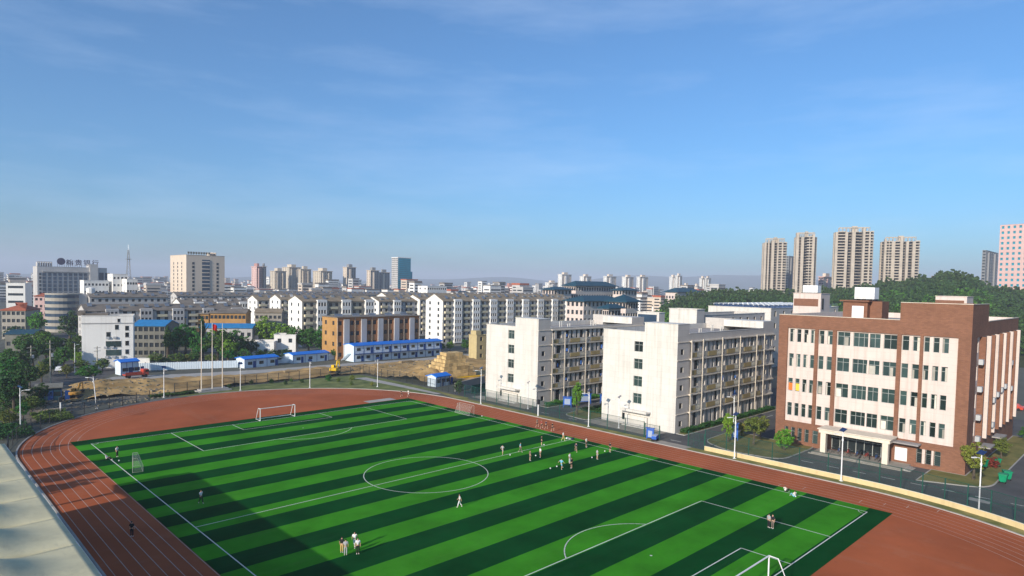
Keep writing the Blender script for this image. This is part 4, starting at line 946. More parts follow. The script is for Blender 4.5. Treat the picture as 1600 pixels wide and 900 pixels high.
pblk('blue_roof_shed', 'shed with a weathered blue sheet roof behind the flagpoles', 'shed', 312, 394, 550, 512, 12, 'apt_grey', 2, 8, 'gable', 'roof_blue_old', rise=1.2)
pblk('white_shed', 'low white flat roofed house left of the whitewashed tower house', 'house', 371, 400, 560, 535, 9, 'apt_white', 1, 0)
pblk('white_shed', 'low white flat roofed house touching the whitewashed tower house', 'house', 402, 428, 560, 534, 8, 'apt_white', 1, 1)
pblk('white_shed', 'whitewashed tower house with one small window among the trees', 'house', 428, 462, 558, 523, 7, 'apt_white', 2, 2)
pblk('painted_wall', 'low pale wall with red painting beside the white corner house', 'wall', 197, 234, 575, 560, 0.5, 'apt_white', 1, 0, nside=0)
pblk('brown_house', 'brown low house in front of the hotel row', 'house', 398, 440, 530, 488, 10, 'apt_olive', 3, 6, 'gable', 'roof_brown', rise=1.5)
A, B, dep, h = axis_block(735, 745, 762, 524, 240)
T = block('yellow_tower', 'yellow plastered stair tower between the apartment row and the first dormitory', 'house', A, (A[0]+4.6, A[1]), 4.4, h, 'yellow_plaster', 'glass_city', 3, 1, 0)
MB().box(0.5, 3, 1, 4, h-0.5, h+1.6).build('roof_room', MATS['yellow_plaster'], T)

# ---- far left: round tower house, terracotta house, blue office
c = at(100, 470, 330); hR = at(100, 458, 330)[2]
T = thing('round_house', 'grey building with a curved glazed corner on the left street', 'building', (c[0], c[1], 0), 0)
MB().lathe((0, 0, 0), [(8.0, 0), (8.0, hR)], 28).build('drum', MATS['apt_olive'], T, smooth=False)
for k in range(6):
    MB().lathe((0, 0, 1.5+k*hR/6.2), [(8.06, 0), (8.06, hR/13)], 28).build('glass_band', MATS['glass_bank'], T)
MB().box(4, 15, -6, 8, 0, hR-0.4).build('wing', MATS['apt_grey'], T); MB().box(9, 12.5, -6.1, -6.004, 1, hR-2).build('wing_glazing', MATS['glass_city'], T)
MB().lathe((11, -3, hR-0.4), [(2.0, 0), (2.0, 3.0), (0.3, 3.6)], 12).build('roof_tank', MATS['apt_white'], T)
pblk('terracotta_house', 'brown and cream house with a terracotta roof at the left edge', 'house', 3, 40, 530, 484, 14, 'apt_olive', 4, 5, 'hip', 'roof_red', rise=3.0, nside=2)
pblk('blue_office', 'small white and blue banded office at the far left edge', 'office', 10, 40, 500, 442, 12, 'apt_white', 5, 1, 'flat', ww=20)
pblk('pink_house', 'pale house with red trimmed roof left of the round corner building', 'house', 54, 75, 505, 462, 10, 'tower_pink', 4, 3, 'hip', 'roof_red', rise=1.5)
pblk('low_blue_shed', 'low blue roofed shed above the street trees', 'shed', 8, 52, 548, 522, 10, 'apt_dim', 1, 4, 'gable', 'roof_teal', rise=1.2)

# ---- bank office with oval emblem and lettering on its roof
A, B, dep, h = axis_block(56, 58, 167, 416, 520)
T = block('bank_office', 'long grey bank office with blue glazing and rooftop lettering', 'office', A, B, 20, h, 'apt_grey', 'glass_bank', 1, 0, 0)
Wd = T['W_']; nb_ = 9
for i in range(nb_):
    x = Wd*0.07+Wd*0.66*i/nb_; MB().box(x, x+Wd*0.66/nb_*0.66, -0.15, -0.003, 3, h-5).build('glazed_strip', MATS['glass_bank'], T)
    fr = MB()
    for k in range(9): fr.box(x, x+Wd*0.66/nb_*0.66, -0.25, -0.153, 3+(h-8)*k/9, 3.35+(h-8)*k/9)
    fr.build('floor_bands', MATS['apt_grey'], T, kind='stuff')
for i in range(2): MB().box(Wd*0.88+i*4.4, Wd*0.88+3.4+i*4.4, -0.15, -0.003, 10, h-4).build('glazed_strip', MATS['glass_bank'], T)
wv = MB()
for k in range(9): wv.box(1.2, 2.6, -0.1, -0.003, 4+k*(h-8)/9, 6+k*(h-8)/9); wv.box(Wd*.80, Wd*.80+1.4, -0.1, -0.003, 4+k*(h-8)/9, 6+k*(h-8)/9)
wv.build('end_windows', MATS['glass_city'], T, kind='stuff')
MB().box(Wd*.07, Wd*.74, -1, 0.5, h-4.2, h-3.4).build('cornice', MATS['apt_grey'], T); MB().box(Wd*.74, Wd*.86, -1.5, 12, 0, h+3.0).build('stair_tower', MATS['apt_grey'], T)
pg = MB()
for i in range(7): pg.box(i*1.6, i*1.6+0.4, 0, 6, h+0.2, h+3.5)
pg.box(0, 10, 0, 0.5, h+3.5, h+4); pg.build('pergola', MATS['apt_grey'], T)
mpx = Wd/(167-58)
MB().tube([(Wd*.33, -0.5, h+4.5), (Wd*.33, 0, h+4.5)], 2.9, 20).build('emblem', MATS['sign_dark'], T); em = bpy.data.objects[T.children[-1].name]
for p_ in T.children:
    if p_.name.startswith('emblem'): p_.scale = (1, 1, 1)
sf = MB()
for i in range(12): sf.box(Wd*.28+i*Wd*.34/11, Wd*.28+i*Wd*.34/11+0.2, 0.3, 0.6, h, h+6)
sf.build('sign_frame', MATS['sign_dark'], T)
for i, ch in enumerate('榕贵银行'):
    cu = bpy.data.curves.new('letter', 'FONT'); cu.body = ch; cu.size = 5.2; cu.extrude = 0.15; cu.offset = 0.06
    o = bpy.data.objects.new('letter', cu); me = None; COL.objects.link(o)
    bpy.context.view_layer.update(); dg = bpy.context.evaluated_depsgraph_get(); me = bpy.data.meshes.new_from_object(o.evaluated_get(dg)); bpy.data.objects.remove(o)
    me.materials.clear(); me.materials.append(MATS['sign_dark']); o = inst(me, 'letter', T, (Wd*.40+i*6.0, -0.4, h+2.0)); o.rotation_euler = (math.pi/2, 0, 0)

# ---- stepped white building in front of it and lattice mast
A, B, dep, h = axis_block(128, 131, 170, 438, 440); block('stepped_building', 'low white annex with square windows before the bank office', 'building', A, B, 12, h, 'apt_white', 'glass_city', 5, 7, 1)
A, B, dep, h = axis_block(170, 176, 200, 428, 450); block('stepped_building', 'taller white stepped block beside the lattice mast', 'building', A, B, 14, h, 'apt_white', 'glass_city', 6, 4, 1)
A, B, dep, h = axis_block(196, 198, 215, 436, 446); block('stepped_building', 'lower white stepped block at the foot of the lattice mast', 'building', A, B, 12, h, 'apt_white', 'glass_city', 5, 4, 1)
c = at(201, 455, 470); zt = at(201, 391, 470)[2]
T = thing('lattice_mast', 'grey steel lattice mast between the bank office and the hotel', 'mast', (c[0], c[1], 0))
m = MB(); nz_ = 14; rr = lambda z: 3.2*(1-z/zt)+0.5
for k in range(nz_):
    z0, z1 = zt*k/nz_, zt*(k+1)/nz_
    for i in range(4):
        q = lambda z, j: (rr(z)*math.cos(math.pi/4+j*math.pi/2), rr(z)*math.sin(math.pi/4+j*math.pi/2), z)
        m.tube([q(z0, i), q(z1, i)], 0.12, 4); m.tube([q(z0, i), q(z1, i+1)], 0.06, 3); m.tube([q(z1, i), q(z1, i+1)], 0.06, 3)
m.build('lattice', MATS['tower_grey'], T); MB().tube([(0, 0, zt), (0, 0, zt+4)], 0.12, 4).build('antenna', MATS['steel'], T); MB().box(-1.6, 1.6, -1.6, 1.6, zt*0.86, zt*0.86+0.4).build('platform', MATS['steel'], T)

# ---- hotel tower
A, B, dep, h = axis_block(266, 291, 351, 398, 450)
T = block('hotel_tower', 'broad beige hotel tower with rooftop lettering rising above the old rows', 'tower', A, B, dep, h, 'tower_beige', 'glass_city', 14, 0, 0, sidem='tower_beige')
Wd = T['W_']
MB().box(Wd*.40, Wd*.60, -0.3, -0.003, 4, h-3).build('glazed_strip', MATS['glass_bank'], T)
fr = MB(); sw = MB(); sd_ = MB()
for k in range(14):
    z = 4+(h-8)*k/14; fr.box(Wd*.40, Wd*.60, -0.5, -0.303, z+2.0, z+2.6)
    for u in (.15, .78): sw.box(Wd*u, Wd*u+1.5, -0.08, -0.003, z, z+1.7)
    for u in (.25, .5, .75): sd_.box(-0.08, -0.003, dep*u, dep*u+1.4, z, z+1.7)
fr.build('floor_bands', MATS['tower_beige'], T, kind='stuff'); sw.build('windows', MATS['glass_city'], T, kind='stuff'); sd_.build('side_windows', MATS['glass_city'], T, kind='stuff')
lt = MB()
for i in range(9): lt.box(1+i*Wd*.066, 1+i*Wd*.066+1.3, 0.2, 0.5, h+0.8, h+2.3)
for i in range(9): lt.box(1.5+i*Wd*.066, 1.7+i*Wd*.066, 0.3, 0.45, h, h+0.8)
lt.build('roof_lettering', MATS['apt_dim'], T, kind='stuff')
for i in range(3): MB().box(Wd*.62+i*2, Wd*.62+i*2+.4, 1, 8, h, h+2.4).build('roof_fin', MATS['tower_beige'], T)

# ---- finished towers on the skyline; lit sides and shaded fronts put into some colours
def tower(name, label, pl, pc, pr, ytop, dist, m, nf, nc, ns, sidem=None, g_='glass_city', crown=True, group='finished towers on the skyline', ww=1.6):
    A, B, dep, h = axis_block(pl, pc, pr, ytop, dist)
    T = block(name, label, 'tower', A, B, dep, h, m, g_, nf, nc, ns, ww, 1.7, sidem=sidem, group=group, depth=0.5)
    Wd = T['W_']
    # protruding vertical bays break up the flat fronts
    k = max(1, nc//3)
    for i in range(k):
        x = Wd*(i+0.30)/k; MB().box(x, x+Wd/k*0.16, -1.4, -0.003, 0, h-2).build('pier', MATS[sidem or m], T)
    if crown: MB().box(Wd*.3, Wd*.7, dep*.2, dep*.8, h, h+5).build('lift_house', MATS[m], T); MB().box(-0.7, Wd+0.7, -1.6, dep+0.7, h+0.16, h+0.9).build('roof_slab', MATS[sidem or m], T)
    return T
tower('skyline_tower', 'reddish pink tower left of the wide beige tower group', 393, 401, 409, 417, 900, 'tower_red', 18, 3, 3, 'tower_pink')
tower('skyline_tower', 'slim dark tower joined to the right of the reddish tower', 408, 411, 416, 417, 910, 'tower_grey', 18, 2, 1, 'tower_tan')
tower('skyline_tower', 'leftmost lower beige tower of the wide tower group', 422, 430, 447, 424, 950, 'tower_tan', 20, 6, 3)
tower('skyline_tower', 'tallest beige tower in the middle of the wide tower group', 441, 452, 470, 418, 985, 'tower_tan', 22, 6, 3)
tower('skyline_tower', 'rightmost beige tower of the wide tower group', 466, 470, 486, 421, 940, 'tower_tan', 21, 6, 2)
tower('skyline_tower', 'beige twin tower standing right of the wide tower group', 489, 501, 519, 424, 930, 'tower_tan', 20, 6, 4)
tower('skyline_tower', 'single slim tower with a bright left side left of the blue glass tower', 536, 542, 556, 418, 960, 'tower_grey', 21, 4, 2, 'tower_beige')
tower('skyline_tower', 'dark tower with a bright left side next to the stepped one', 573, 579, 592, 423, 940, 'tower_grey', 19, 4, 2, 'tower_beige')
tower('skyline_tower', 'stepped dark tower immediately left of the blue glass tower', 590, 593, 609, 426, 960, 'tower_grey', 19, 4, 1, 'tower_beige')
# blue glass tower
A, B, dep, h = axis_block(612, 622, 642, 403, 800)
T = block('glass_tower', 'blue glass office tower, tallest on the left skyline', 'tower', A, B, dep, h, 'glass_blue', 'glass_blue', 1, 0, 0, sidem='apt_grey'); Wd = T['W_']
fr = MB()
for k in range(24): fr.box(0.3, Wd-0.3, -0.12, -0.004, h*k/24, h*k/24+0.5)
fr.build('spandrels', MATS['roof_teal'], T, kind='stuff'); fr = MB()
for k in range(24):
    for j in range(5): fr.box(-0.1, -0.004, dep*(j+.25)/5, dep*(j+.75)/5, h*k/24+1, h*k/24+2.2)
fr.build('side_windows', MATS['glass_city'], T, kind='stuff'); MB().box(Wd, Wd+4, 2, dep-2, 0, h*.72).build('rear_wing', MATS['glass_blue'], T); MB().box(-.4, Wd+.4, -.4, dep+.4, h+.16, h+1).build('roof_slab', MATS['apt_white'], T)
# rounded balcony towers
c = corner(812, 447, 760); hh = at(812, 447, 760)[2]
T = thing('curved_apartments', 'red and white apartment towers with rounded balconies beyond the longest white row', 'apartment block', (*at(795, 447, 760)[:2], 0), -0.35)
MB().box(0, 26, 2, 14, 0, hh).build('body', MATS['tower_red'], T); MB().box(-5, 0, 2, 14, 0, hh-1).build('end_bay', MATS['apt_white'], T)
for x in (5, 13, 21):
    for k in range(10): MB().lathe((x, 2, k*hh/10+0.3), [(3.2, 0), (3.2, 1.2)], 12).build('round_balcony', MATS['apt_white'], T)
for x in (2, 11, 19): MB().box(x, x+5, 4, 10, hh, hh+3).build('roof_room', MATS['tower_red'], T)
A, B, dep, h = axis_block(660, 668, 698, 447, 560); block('white_office', 'white office with rows of dark windows right of the blue glass tower', 'office', A, B, 14, h, 'apt_white', 'glass_city', 6, 9, 2, ww=1.8, roofm='roof_red')
# pale tower clusters far right of centre
for lab, pl, pc, pr, yt in (('leftmost pale tower behind the teal roofed hall', 872, 878, 893, 428), ('pale tower second from left behind the teal roofed hall', 906, 912, 924, 431), ('pale tower third from left behind the teal roofed hall', 943, 948, 963, 431), ('pale yellowish tower left of its near twin on the skyline', 972, 978, 990, 432), ('pale yellowish tower right of its near twin on the skyline', 995, 1000, 1013, 432),
                            ('left slim pale tower of the paired towers', 1046, 1051, 1057, 432), ('right slim pale tower of the paired towers', 1055, 1059, 1066, 430), ('short pale block between the slim towers', 1066, 1070, 1078, 445), ('short pale block before the rightmost slim towers', 1083, 1087, 1094, 446), ('left tower of the rightmost slim pair', 1093, 1097, 1103, 434), ('right tower of the rightmost slim pair', 1101, 1104, 1111, 434), ('low pale block left of the teal roofed hall', 852, 858, 872, 441)):
    tower('skyline_tower', lab, pl, pc, pr, yt+1, 1350, 'tower_beige', 22 if yt < 440 else 12, 3, 2, 'apt_white', group='pale towers far behind the teal roofs')

# ---- teal roofed halls
def hall(label, pl, pc, pr, ytop, dist, nf, nc, ns, rise, eave=1.6, m='apt_cream', ww=1.6, dep=None):
    A, B, d0, h = axis_block(pl, pc, pr, ytop, dist)
    T = block('teal_roof_hall', label, 'hall', A, B, dep or d0, h, 'tile_shaded', 'glass_city', nf, nc, ns, ww, 2.2, 'hip', 'roof_teal', sidem='plaster_pink', rise=rise, eave=eave, group='halls with teal tiled roofs')
    return T
hall('tallest teal roofed hall with a colonnade under its eaves', 882, 900, 962, 446, 420, 6, 16, 5, 3.0)
hall('lower pavilion wing left of the tallest teal roofed hall', 848, 866, 893, 452, 400, 6, 5, 4, 1.6)
hall('lower pavilion wing right of the tallest teal roofed hall', 958, 972, 995, 453, 430, 6, 5, 3, 1.6)
hall('long teal roofed hall with square windows below the tallest one', 885, 912, 972, 470, 330, 5, 10, 4, 2.6)
hall('teal roofed pavilion overlapping the long hall at its right end', 952, 978, 997, 471, 285, 5, 5, 5, 3.0)
hall('small teal roofed pavilion before the long hall', 944, 951, 970, 481, 262, 4, 4, 3, 1.5)
hall('wide teal roofed hall far behind the green trees', 1040, 1058, 1095, 456, 560, 3, 10, 4, 3.5)
hall('teal roofed hall mostly hidden behind the longest white row', 700, 716, 745, 462, 430, 5, 5, 3, 3.0)

# ---- dining hall with solar heaters, its neighbours
x0, y0 = 133.0, 56.0
A = (px_on_y(1108, 82, 24)*0+150.0, 82.0)
xa, ya, za = corner(1205, 482, 235)
T = block('dining_hall', 'white hall with rows of solar heaters on its roof behind the dormitories', 'hall', (xa, ya), (px_on_y(1310, ya, za), ya), max(8, px_on_x(1107, xa, za)-ya), za, 'tile_shaded', 'glass_dark', 5, 9, 0, 1.6, 2.0, sidem='tile_white', ww_=0) if False else block('dining_hall', 'white hall with rows of solar heaters on its roof behind the dormitories', 'hall', (xa, ya), (px_on_y(1310, ya, za), ya), max(8, px_on_x(1107, xa, za)-ya), za, 'tile_shaded', 'glass_dark', 5, 9, 0, 1.6, 2.0, sidem='tile_white')
DD = max(8, px_on_x(1107, xa, za)-ya); WW = T['W_']
MB().box(-0.1, -0.003, DD*.35, DD*.62, za-4.5, za-2.2).build('recess_panel', MATS['brick_brown'], T)
for y in (DD*.38, DD*.5): MB().box(-0.14, -0.103, y, y+2.4, za-4.2, za-2.4).build('window', MATS['glass_dark'], T)
hm = MB(); hm.obox((0, 0, 0.9), (1, 0, 0), 1.5, (0, .8, .6), 1.1, (0, -.6, .8), 0.05); hm = hm.mesh('heater_panel', MATS['solar_blue'])
hk = MB(); hk.tube([(-1.5, 0.9, 1.75), (1.5, 0.9, 1.75)], 0.26, 8); hk = hk.mesh('heater_tank', MATS['pole_white'])
HT = thing('solar_heaters', 'rows of blue solar water heaters with white tanks on the white hall roof', 'solar heaters', (xa, ya, za-0.7))
for i in range(int(WW/4)):
    for j in range(int(DD/4)):
        q = (2+i*4, 2+j*4, 0); inst(hm, 'heater_panel', HT, q); inst(hk, 'heater_tank', HT, q)
r_ = MB()
for y in np.arange(0, DD, 1.2): r_.tube([(0.2, y, 0.7), (0.2, y, 1.9)], 0.04, 4)
for x in np.arange(0, WW, 1.2): r_.tube([(x, 0.2, 0.7), (x, 0.2, 1.9)], 0.04, 4)
r_.tube([(0.2, 0.2, 1.9), (0.2, DD, 1.9)], 0.05, 4); r_.tube([(0.2, 0.2, 1.9), (WW, 0.2, 1.9)], 0.05, 4); r_.build('roof_railing', MATS['steel'], HT, kind='stuff')
# cream and brown penthouse with a panel tank, right of it
x1, y1, z1 = corner(1283, 459, 205)
T = block('penthouse', 'cream rooftop block with a brown band behind the brown building left end', 'building', (x1, y1), (px_on_y(1297, y1, z1), y1), max(5, px_on_x(1240, x1, z1)-y1), z1, 'plaster_pink', 'glass_dark', 1, 0, 0)
D1 = max(5, px_on_x(1240, x1, z1)-y1); MB().box(-0.2, -0.003, 0.8, D1-0.3, z1-4.0, z1-1.7).build('brown_band', MATS['brick_brown'], T); MB().box(1, 2, -.15, -.003, z1-5, z1-1.5).build('opening', MATS['shade_void'], T)  # near-black panel stands in for a shaded opening
tt = thing('water_tank', 'white panelled water tank on the cream rooftop block', 'water tank', (x1+1, y1+1.5, z1)); MB().box(0, 3, 0, 4.6, 0.3, 2.6).build('tank_body', MATS['pole_white'], tt)
for i in range(4):
    for j in range(2): o = inst(pm, 'tank_panel', tt, (-0.004, 1.2+i*1.1, 0.4+j*1.1), -math.pi/2)
MB().box(0.2, 2.8, 0.3, 4.4, 0, 0.3).build('tank_base', MATS['dark_metal'], tt)
x2, y2, z2 = corner(1511, 464, 175)
T = block('penthouse', 'cream topped rooftop block behind the brown building right tower', 'building', (x2, y2), (px_on_y(1521, y2, z2), y2), max(4, px_on_x(1462, x2, z2)-y2), z2, 'plaster_pink', 'glass_dark', 1, 0, 0)
D2 = max(4, px_on_x(1462, x2, z2)-y2); MB().box(-0.2, -0.003, 0.6, D2, z2-3.4, z2-1.0).build('brown_band', MATS['brick_brown'], T)
# pale block and glass box between the dormitories
x3, y3, z3 = corner(1089, 484, 170)
block('rear_block', 'plain white block rising behind the dormitory roofs', 'building', (x3, y3), (px_on_y(1200, y3, z3)*0+x3+4, y3), max(4, px_on_x(1046, x3, z3)-y3), z3, 'tile_shaded', 'glass_dark', 1, 0, 0, sidem='tile_white')
x3b, y3b, z3b = corner(1090, 493, 172)
block('rear_block', 'long low grey wing behind the dormitory beside the brown building', 'building', (x3b+4.2, y3b), (px_on_y(1195, y3b, z3b), y3b), 10, z3b, 'tile_shaded', 'glass_dark', 6, 8, 0, sidem='tile_white')
x4, y4, z4 = corner(1030, 489, 190)
T = block('glass_hall', 'low dark glazed hall with a cream roof edge behind the dormitories', 'hall', (x4, y4), (x4+3, y4), max(6, px_on_x(996, x4, z4)-y4), z4, 'tile_white', 'glass_dark', 1, 0, 0)
D4 = max(6, px_on_x(996, x4, z4)-y4); MB().box(-0.1, -0.003, 0.8, D4-0.3, z4-4.5, z4-0.6).build('glazing', MATS['glass_bank'], T)

# ---- unfinished concrete towers
def raw_tower(label, pl, pr, ytop, dist, nf, plan, dark_left=False):
    """bare frame: floor slabs, wall strips at the fractions in plan (start, end, proud), dark floors between them"""
    c = at((pl+pr)/2, ytop, dist); h = float(c[2]); los = (c-CAM)[:2]; R_ = np.linalg.norm(los); los = los/R_; d = np.array((los[1], -los[0])); ang = math.atan((pr-800)/F)-math.atan((pl-800)/F); Wd = float(R_*ang)-1.5; a = c[:2]-d*Wd/2; dep = 14.0
    T = thing('unfinished_tower', label, 'tower', (a[0], a[1], 0), math.atan2(d[1], d[0])+0.12, 'unfinished concrete towers on the right skyline')
    fl = h/nf
    for i, (u0, u1, kind) in enumerate(plan):
        x0, x1 = Wd*u0, Wd*u1
        if kind == 'w':      # solid wall strip
            MB().box(x0, x1, -1.6, 6.0, 0, h+random.choice((0, 2.5, 4.5))).build('wall_strip', MATS['raw_concrete'], T)
        else:                # open bay: slabs with low upstands, dark behind
            yb = {'o': 0.0, 'b': -1.2, 'r': 3.0}[kind]; s_ = MB()
            for k in range(1, nf+1): s_.box(x0+0.01, x1-0.01, yb, 8.0, fl*k-0.32, fl*k); s_.box(x0+0.01, x1-0.01, yb, yb+0.15, fl*k, fl*k+(0.75 if kind == 'b' else 0.2))
            s_.build('floor_slabs', MATS['raw_concrete'], T, kind='stuff')
            xm = (x0+x1)/2
            if x1-x0 > 4.5: MB().box(xm-0.3, xm+0.3, yb+0.2, yb+0.8, 0, h).build('column', MATS['raw_concrete'], T)
    MB().box(0.6, Wd-0.6, 6.02, dep, 0, h-0.4).build('shade_core', MATS['shade_void'], T)  # near-black block stands in for the shade inside the open floors
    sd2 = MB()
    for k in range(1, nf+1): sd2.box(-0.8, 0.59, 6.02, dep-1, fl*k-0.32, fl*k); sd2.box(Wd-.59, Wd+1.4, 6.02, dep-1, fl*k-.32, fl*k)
    sd2.build('side_slabs', MATS['raw_concrete'], T, kind='stuff')
    for y in (6.2, 12): MB().box(-0.7, 0.58, y, y+0.9, 0, h-0.5).build('column', MATS['raw_concrete'], T); MB().box(Wd-.58, Wd+1.0, y, y+.9, 0, h-.5).build('column', MATS['raw_concrete'], T)
    fr = MB()
    for i in range(9):
        x = Wd*(.1+.8*i/8)
        for y in (1, 9): fr.tube([(x, y, h), (x, y, h+4.6)], 0.3, 4)
    for y in (1, 9): fr.box(Wd*.1, Wd*.9, y-.35, y+.35, h+4.2, h+4.8)
    fr.build('roof_frame', MATS['raw_concrete'], T); MB().box(Wd*.44, Wd*.58, 2, 8, h, h+6).build('lift_core', MATS['raw_concrete'], T)
PL1 = [(0, .10, 'w'), (.10, .17, 'o'), (.17, .23, 'w'), (.23, .33, 'r'), (.33, .45, 'w'), (.45, .58, 'o'), (.58, .64, 'w'), (.64, .78, 'b'), (.78, .84, 'w'), (.84, 1.0, 'b')]
PL2 = [(0, .14, 'w'), (.14, .24, 'o'), (.24, .38, 'w'), (.38, .52, 'r'), (.52, .78, 'b'), (.78, .90, 'w'), (.90, 1.0, 'r')]
PL3 = [(0, .07, 'w'), (.07, .19, 'b'), (.19, .26, 'b'), (.26, .33, 'w'), (.33, .44, 'r'), (.44, .53, 'w'), (.53, .62, 'o'), (.62, .72, 'r'), (.72, .78, 'w'), (.78, .88, 'b'), (.88, .92, 'w'), (.92, 1.0, 'b')]
PL4 = [(0, .06, 'r'), (.06, .12, 'w'), (.12, .26, 'b'), (.26, .35, 'w'), (.35, .48, 'b'), (.48, .56, 'w'), (.56, .64, 'r'), (.64, .71, 'w'), (.71, .81, 'o'), (.81, .89, 'w'), (.89, 1.0, 'b')]
raw_tower('leftmost unfinished concrete tower on the right skyline', 1193, 1231, 379, 700, 28, PL1)
raw_tower('second unfinished concrete tower from the left with a dark right side', 1243, 1278, 370, 690, 29, PL2)
raw_tower('tallest and broad third unfinished concrete tower', 1304, 1367, 362, 660, 30, PL3)
raw_tower('rightmost unfinished concrete tower with deep dark floors', 1377, 1439, 377, 670, 28, PL4)
tower('skyline_tower', 'low dark blue tower between the two left unfinished towers', 1231, 1233, 1241, 400, 780, 'tower_grey', 22, 3, 1, 'tower_grey', crown=False, group='towers on the right skyline')
tower('skyline_tower', 'pale finished block between the second and third unfinished towers', 1279, 1287, 1302, 433, 800, 'tower_beige', 14, 5, 3, 'tower_pink', group='towers on the right skyline')
tower('skyline_tower', 'dark grey glazed tower beside the tall pink tower', 1538, 1541, 1560, 391, 640, 'tower_grey', 24, 6, 1, 'tower_grey', crown=False, group='towers on the right skyline', ww=2.6)
a = at(1563, 352, 520); b = at(1602, 352, 500)
T = block('pink_tower', 'tall pink tower with square windows at the right edge', 'tower', a, b, 20, float(a[2]), 'tower_pink', 'glass_blue', 20, 5, 3, 1.9, 2.0, group='towers on the right skyline', depth=0.5, sidem='tower_pink')
T.rotation_euler[2] += 0.25
pblk('hill_house', 'pale pink house on top of the wooded hill', 'house', 1466, 1486, 470, 430, 8, 'tower_pink', 3, 4) if False else None
a = at(1466, 431, 560); b = at(1486, 430, 560)
block('hill_house', 'pale pink house half hidden on top of the wooded hill', 'house', a, b, 9, float(a[2]), 'tower_pink', 'glass_city', 9, 4, 2)

# ---- the town mass towards the horizon: too small and too many to pick apart
tm = {k: MB() for k in ('apt_white', 'apt_grey', 'tower_beige', 'roof_red', 'roof_old', 'glass_city')}
r2 = random.Random(11)
for i in range(2000):
    px = r2.uniform(-150, 1750); dist = 640+2600*r2.random()**1.5
    p = at(px, 450, dist); wv = r2.uniform(8, 17); dv = r2.uniform(8, 12); hv = r2.uniform(9, 21) if r2.random() < .9 else r2.uniform(22, 32)
    if 1130 < px and dist < 900: continue
    if dist < 560 and px < 420: continue
    x, y = p[0], p[1]; m = r2.choice(('apt_white', 'apt_white', 'apt_grey', 'apt_grey', 'tower_beige')); tm[m].box(x, x+wv, y, y+dv, 0, hv)
    ro = r2.choice(('roof_red', 'roof_old', 'roof_old', 'apt_grey')); tm[ro].box(x-.4, x+wv+.4, y-.4, y+dv+.4, hv, hv+r2.uniform(.5, 2.2))
    nfl = int(hv/3)
    for k in range(nfl):
        tm['glass_city'].box(x+1, x+wv-1, y-0.2, y-0.02, k*3+1, k*3+2.3); tm['glass_city'].box(x-0.2, x-0.02, y+1.5, y+dv-1.5, k*3+1, k*3+2.2)
for k, m_ in tm.items():
    o = m_.build('distant_town', MATS[k], kind='stuff')
    tag(o, {'apt_white': 'white houses of the distant town below the horizon', 'apt_grey': 'grey houses of the distant town below the horizon', 'tower_beige': 'beige houses of the distant town below the horizon', 'roof_red': 'red roofs of the distant town', 'roof_old': 'dark roofs of the distant town', 'glass_city': 'window rows of the distant town'}[k], 'town')
# ---- hills on the horizon
mat('far_hill', (0.05, 0.075, 0.05), rough=1.0, var=0.3, scale=0.004)
hl = MB(); r3 = random.Random(5); n_ = 160; ph = [r3.uniform(0, 6) for _ in range(8)]
for i in range(n_+1):
    az = -0.6+2.6*i/n_; dx, dy = math.sin(az), math.cos(az); hz_ = 60+sum((46/(j+1))*math.sin(az*(4+5*j)+ph[j]) for j in range(8))
    hz_ = min(165, max(8, hz_*1.25))
    for rr_, zz in ((5200, 0), (6000, hz_*.55), (6800, hz_), (8200, hz_*.6)): hl.v.append((CAM[0]+dx*rr_, CAM[1]+dy*rr_, zz))
for i in range(n_):
    for j in range(3): q = i*4+j; hl.f.append((q, q+4, q+5, q+1))
struct('hills', hl, MATS['far_hill'], smooth=True)
# ------------------------------------------------------------------ construction site, left street
sheet('site_road', [(14, 174), (20, 171.4), (38, 166.6), (60, 166.6), (88, 166.8), (112, 164), (150, 166), (150, 172), (112, 170.5), (88, 172.6), (62, 173.4), (41, 177), (22, 182.5)], 0.03, 'concrete')
dpoly = [(4, 146), (16, 146.5), (27, 145), (44.5, 147.8), (60, 148.2), (81, 148), (82.6, 134), (82.9, 119), (84, 117), (98, 111.5), (112, 104.5), (150, 104.5), (150, 165), (112, 163), (88, 165.6), (60, 165.4), (38, 165.4), (20, 170), (10, 170)]
def inside(x, y, pl):
    c = False; n_ = len(pl)
    for i in range(n_):
        (xa, ya), (xb, yb) = pl[i], pl[i-1]
        if (ya > y) != (yb > y) and x < (xb-xa)*(y-ya)/(yb-ya)+xa: c = not c
    return c
def noise2(x, y): return math.sin(x*.31+1.3*math.sin(y*.23))*math.cos(y*.27+x*.11)+.5*math.sin(x*.83+y*.61)*math.cos(y*.9-x*.4)+.25*math.sin(x*2.1-y*1.7)
dm_ = MB(); idx = {}; st_ = 1.25
def dz(x, y):
    e = min([math.dist((x, y), p) for p in dpoly]+[30])
    z = 0.05+0.42*max(0, noise2(x, y)+.35)
    for mx_, my_, mh, mr_ in ((14, 157, 2.0, 6), (24, 160, 1.6, 7), (36, 158, .8, 9), (88, 124, 2.2, 7), (95, 132, 1.6, 8), (104, 140, 1.2, 9), (120, 150, 1.4, 10), (92, 150, 1.0, 9), (70, 157, .7, 8), (12, 164, 1.2, 4)):
        z += mh*math.exp(-((x-mx_)**2+(y-my_)**2)/mr_**2)*(1+.25*noise2(x*2.3, y*2.3))
    return z
for i in range(int(148/st_)):
    for j in range(int(70/st_)):
        x, y = 3+i*st_, 103+j*st_
        if not inside(x+st_/2, y+st_/2, dpoly): continue
        q = []
        for a, b in ((0, 0), (1, 0), (1, 1), (0, 1)):
            k = (i+a, j+b)
            if k not in idx: idx[k] = len(dm_.v); dm_.v.append((x+a*st_, y+b*st_, dz(x+a*st_, y+b*st_)))
            q.append(idx[k])
        dm_.f.append(tuple(q))
struct('bare_earth', dm_, MATS['dirt'], smooth=True)
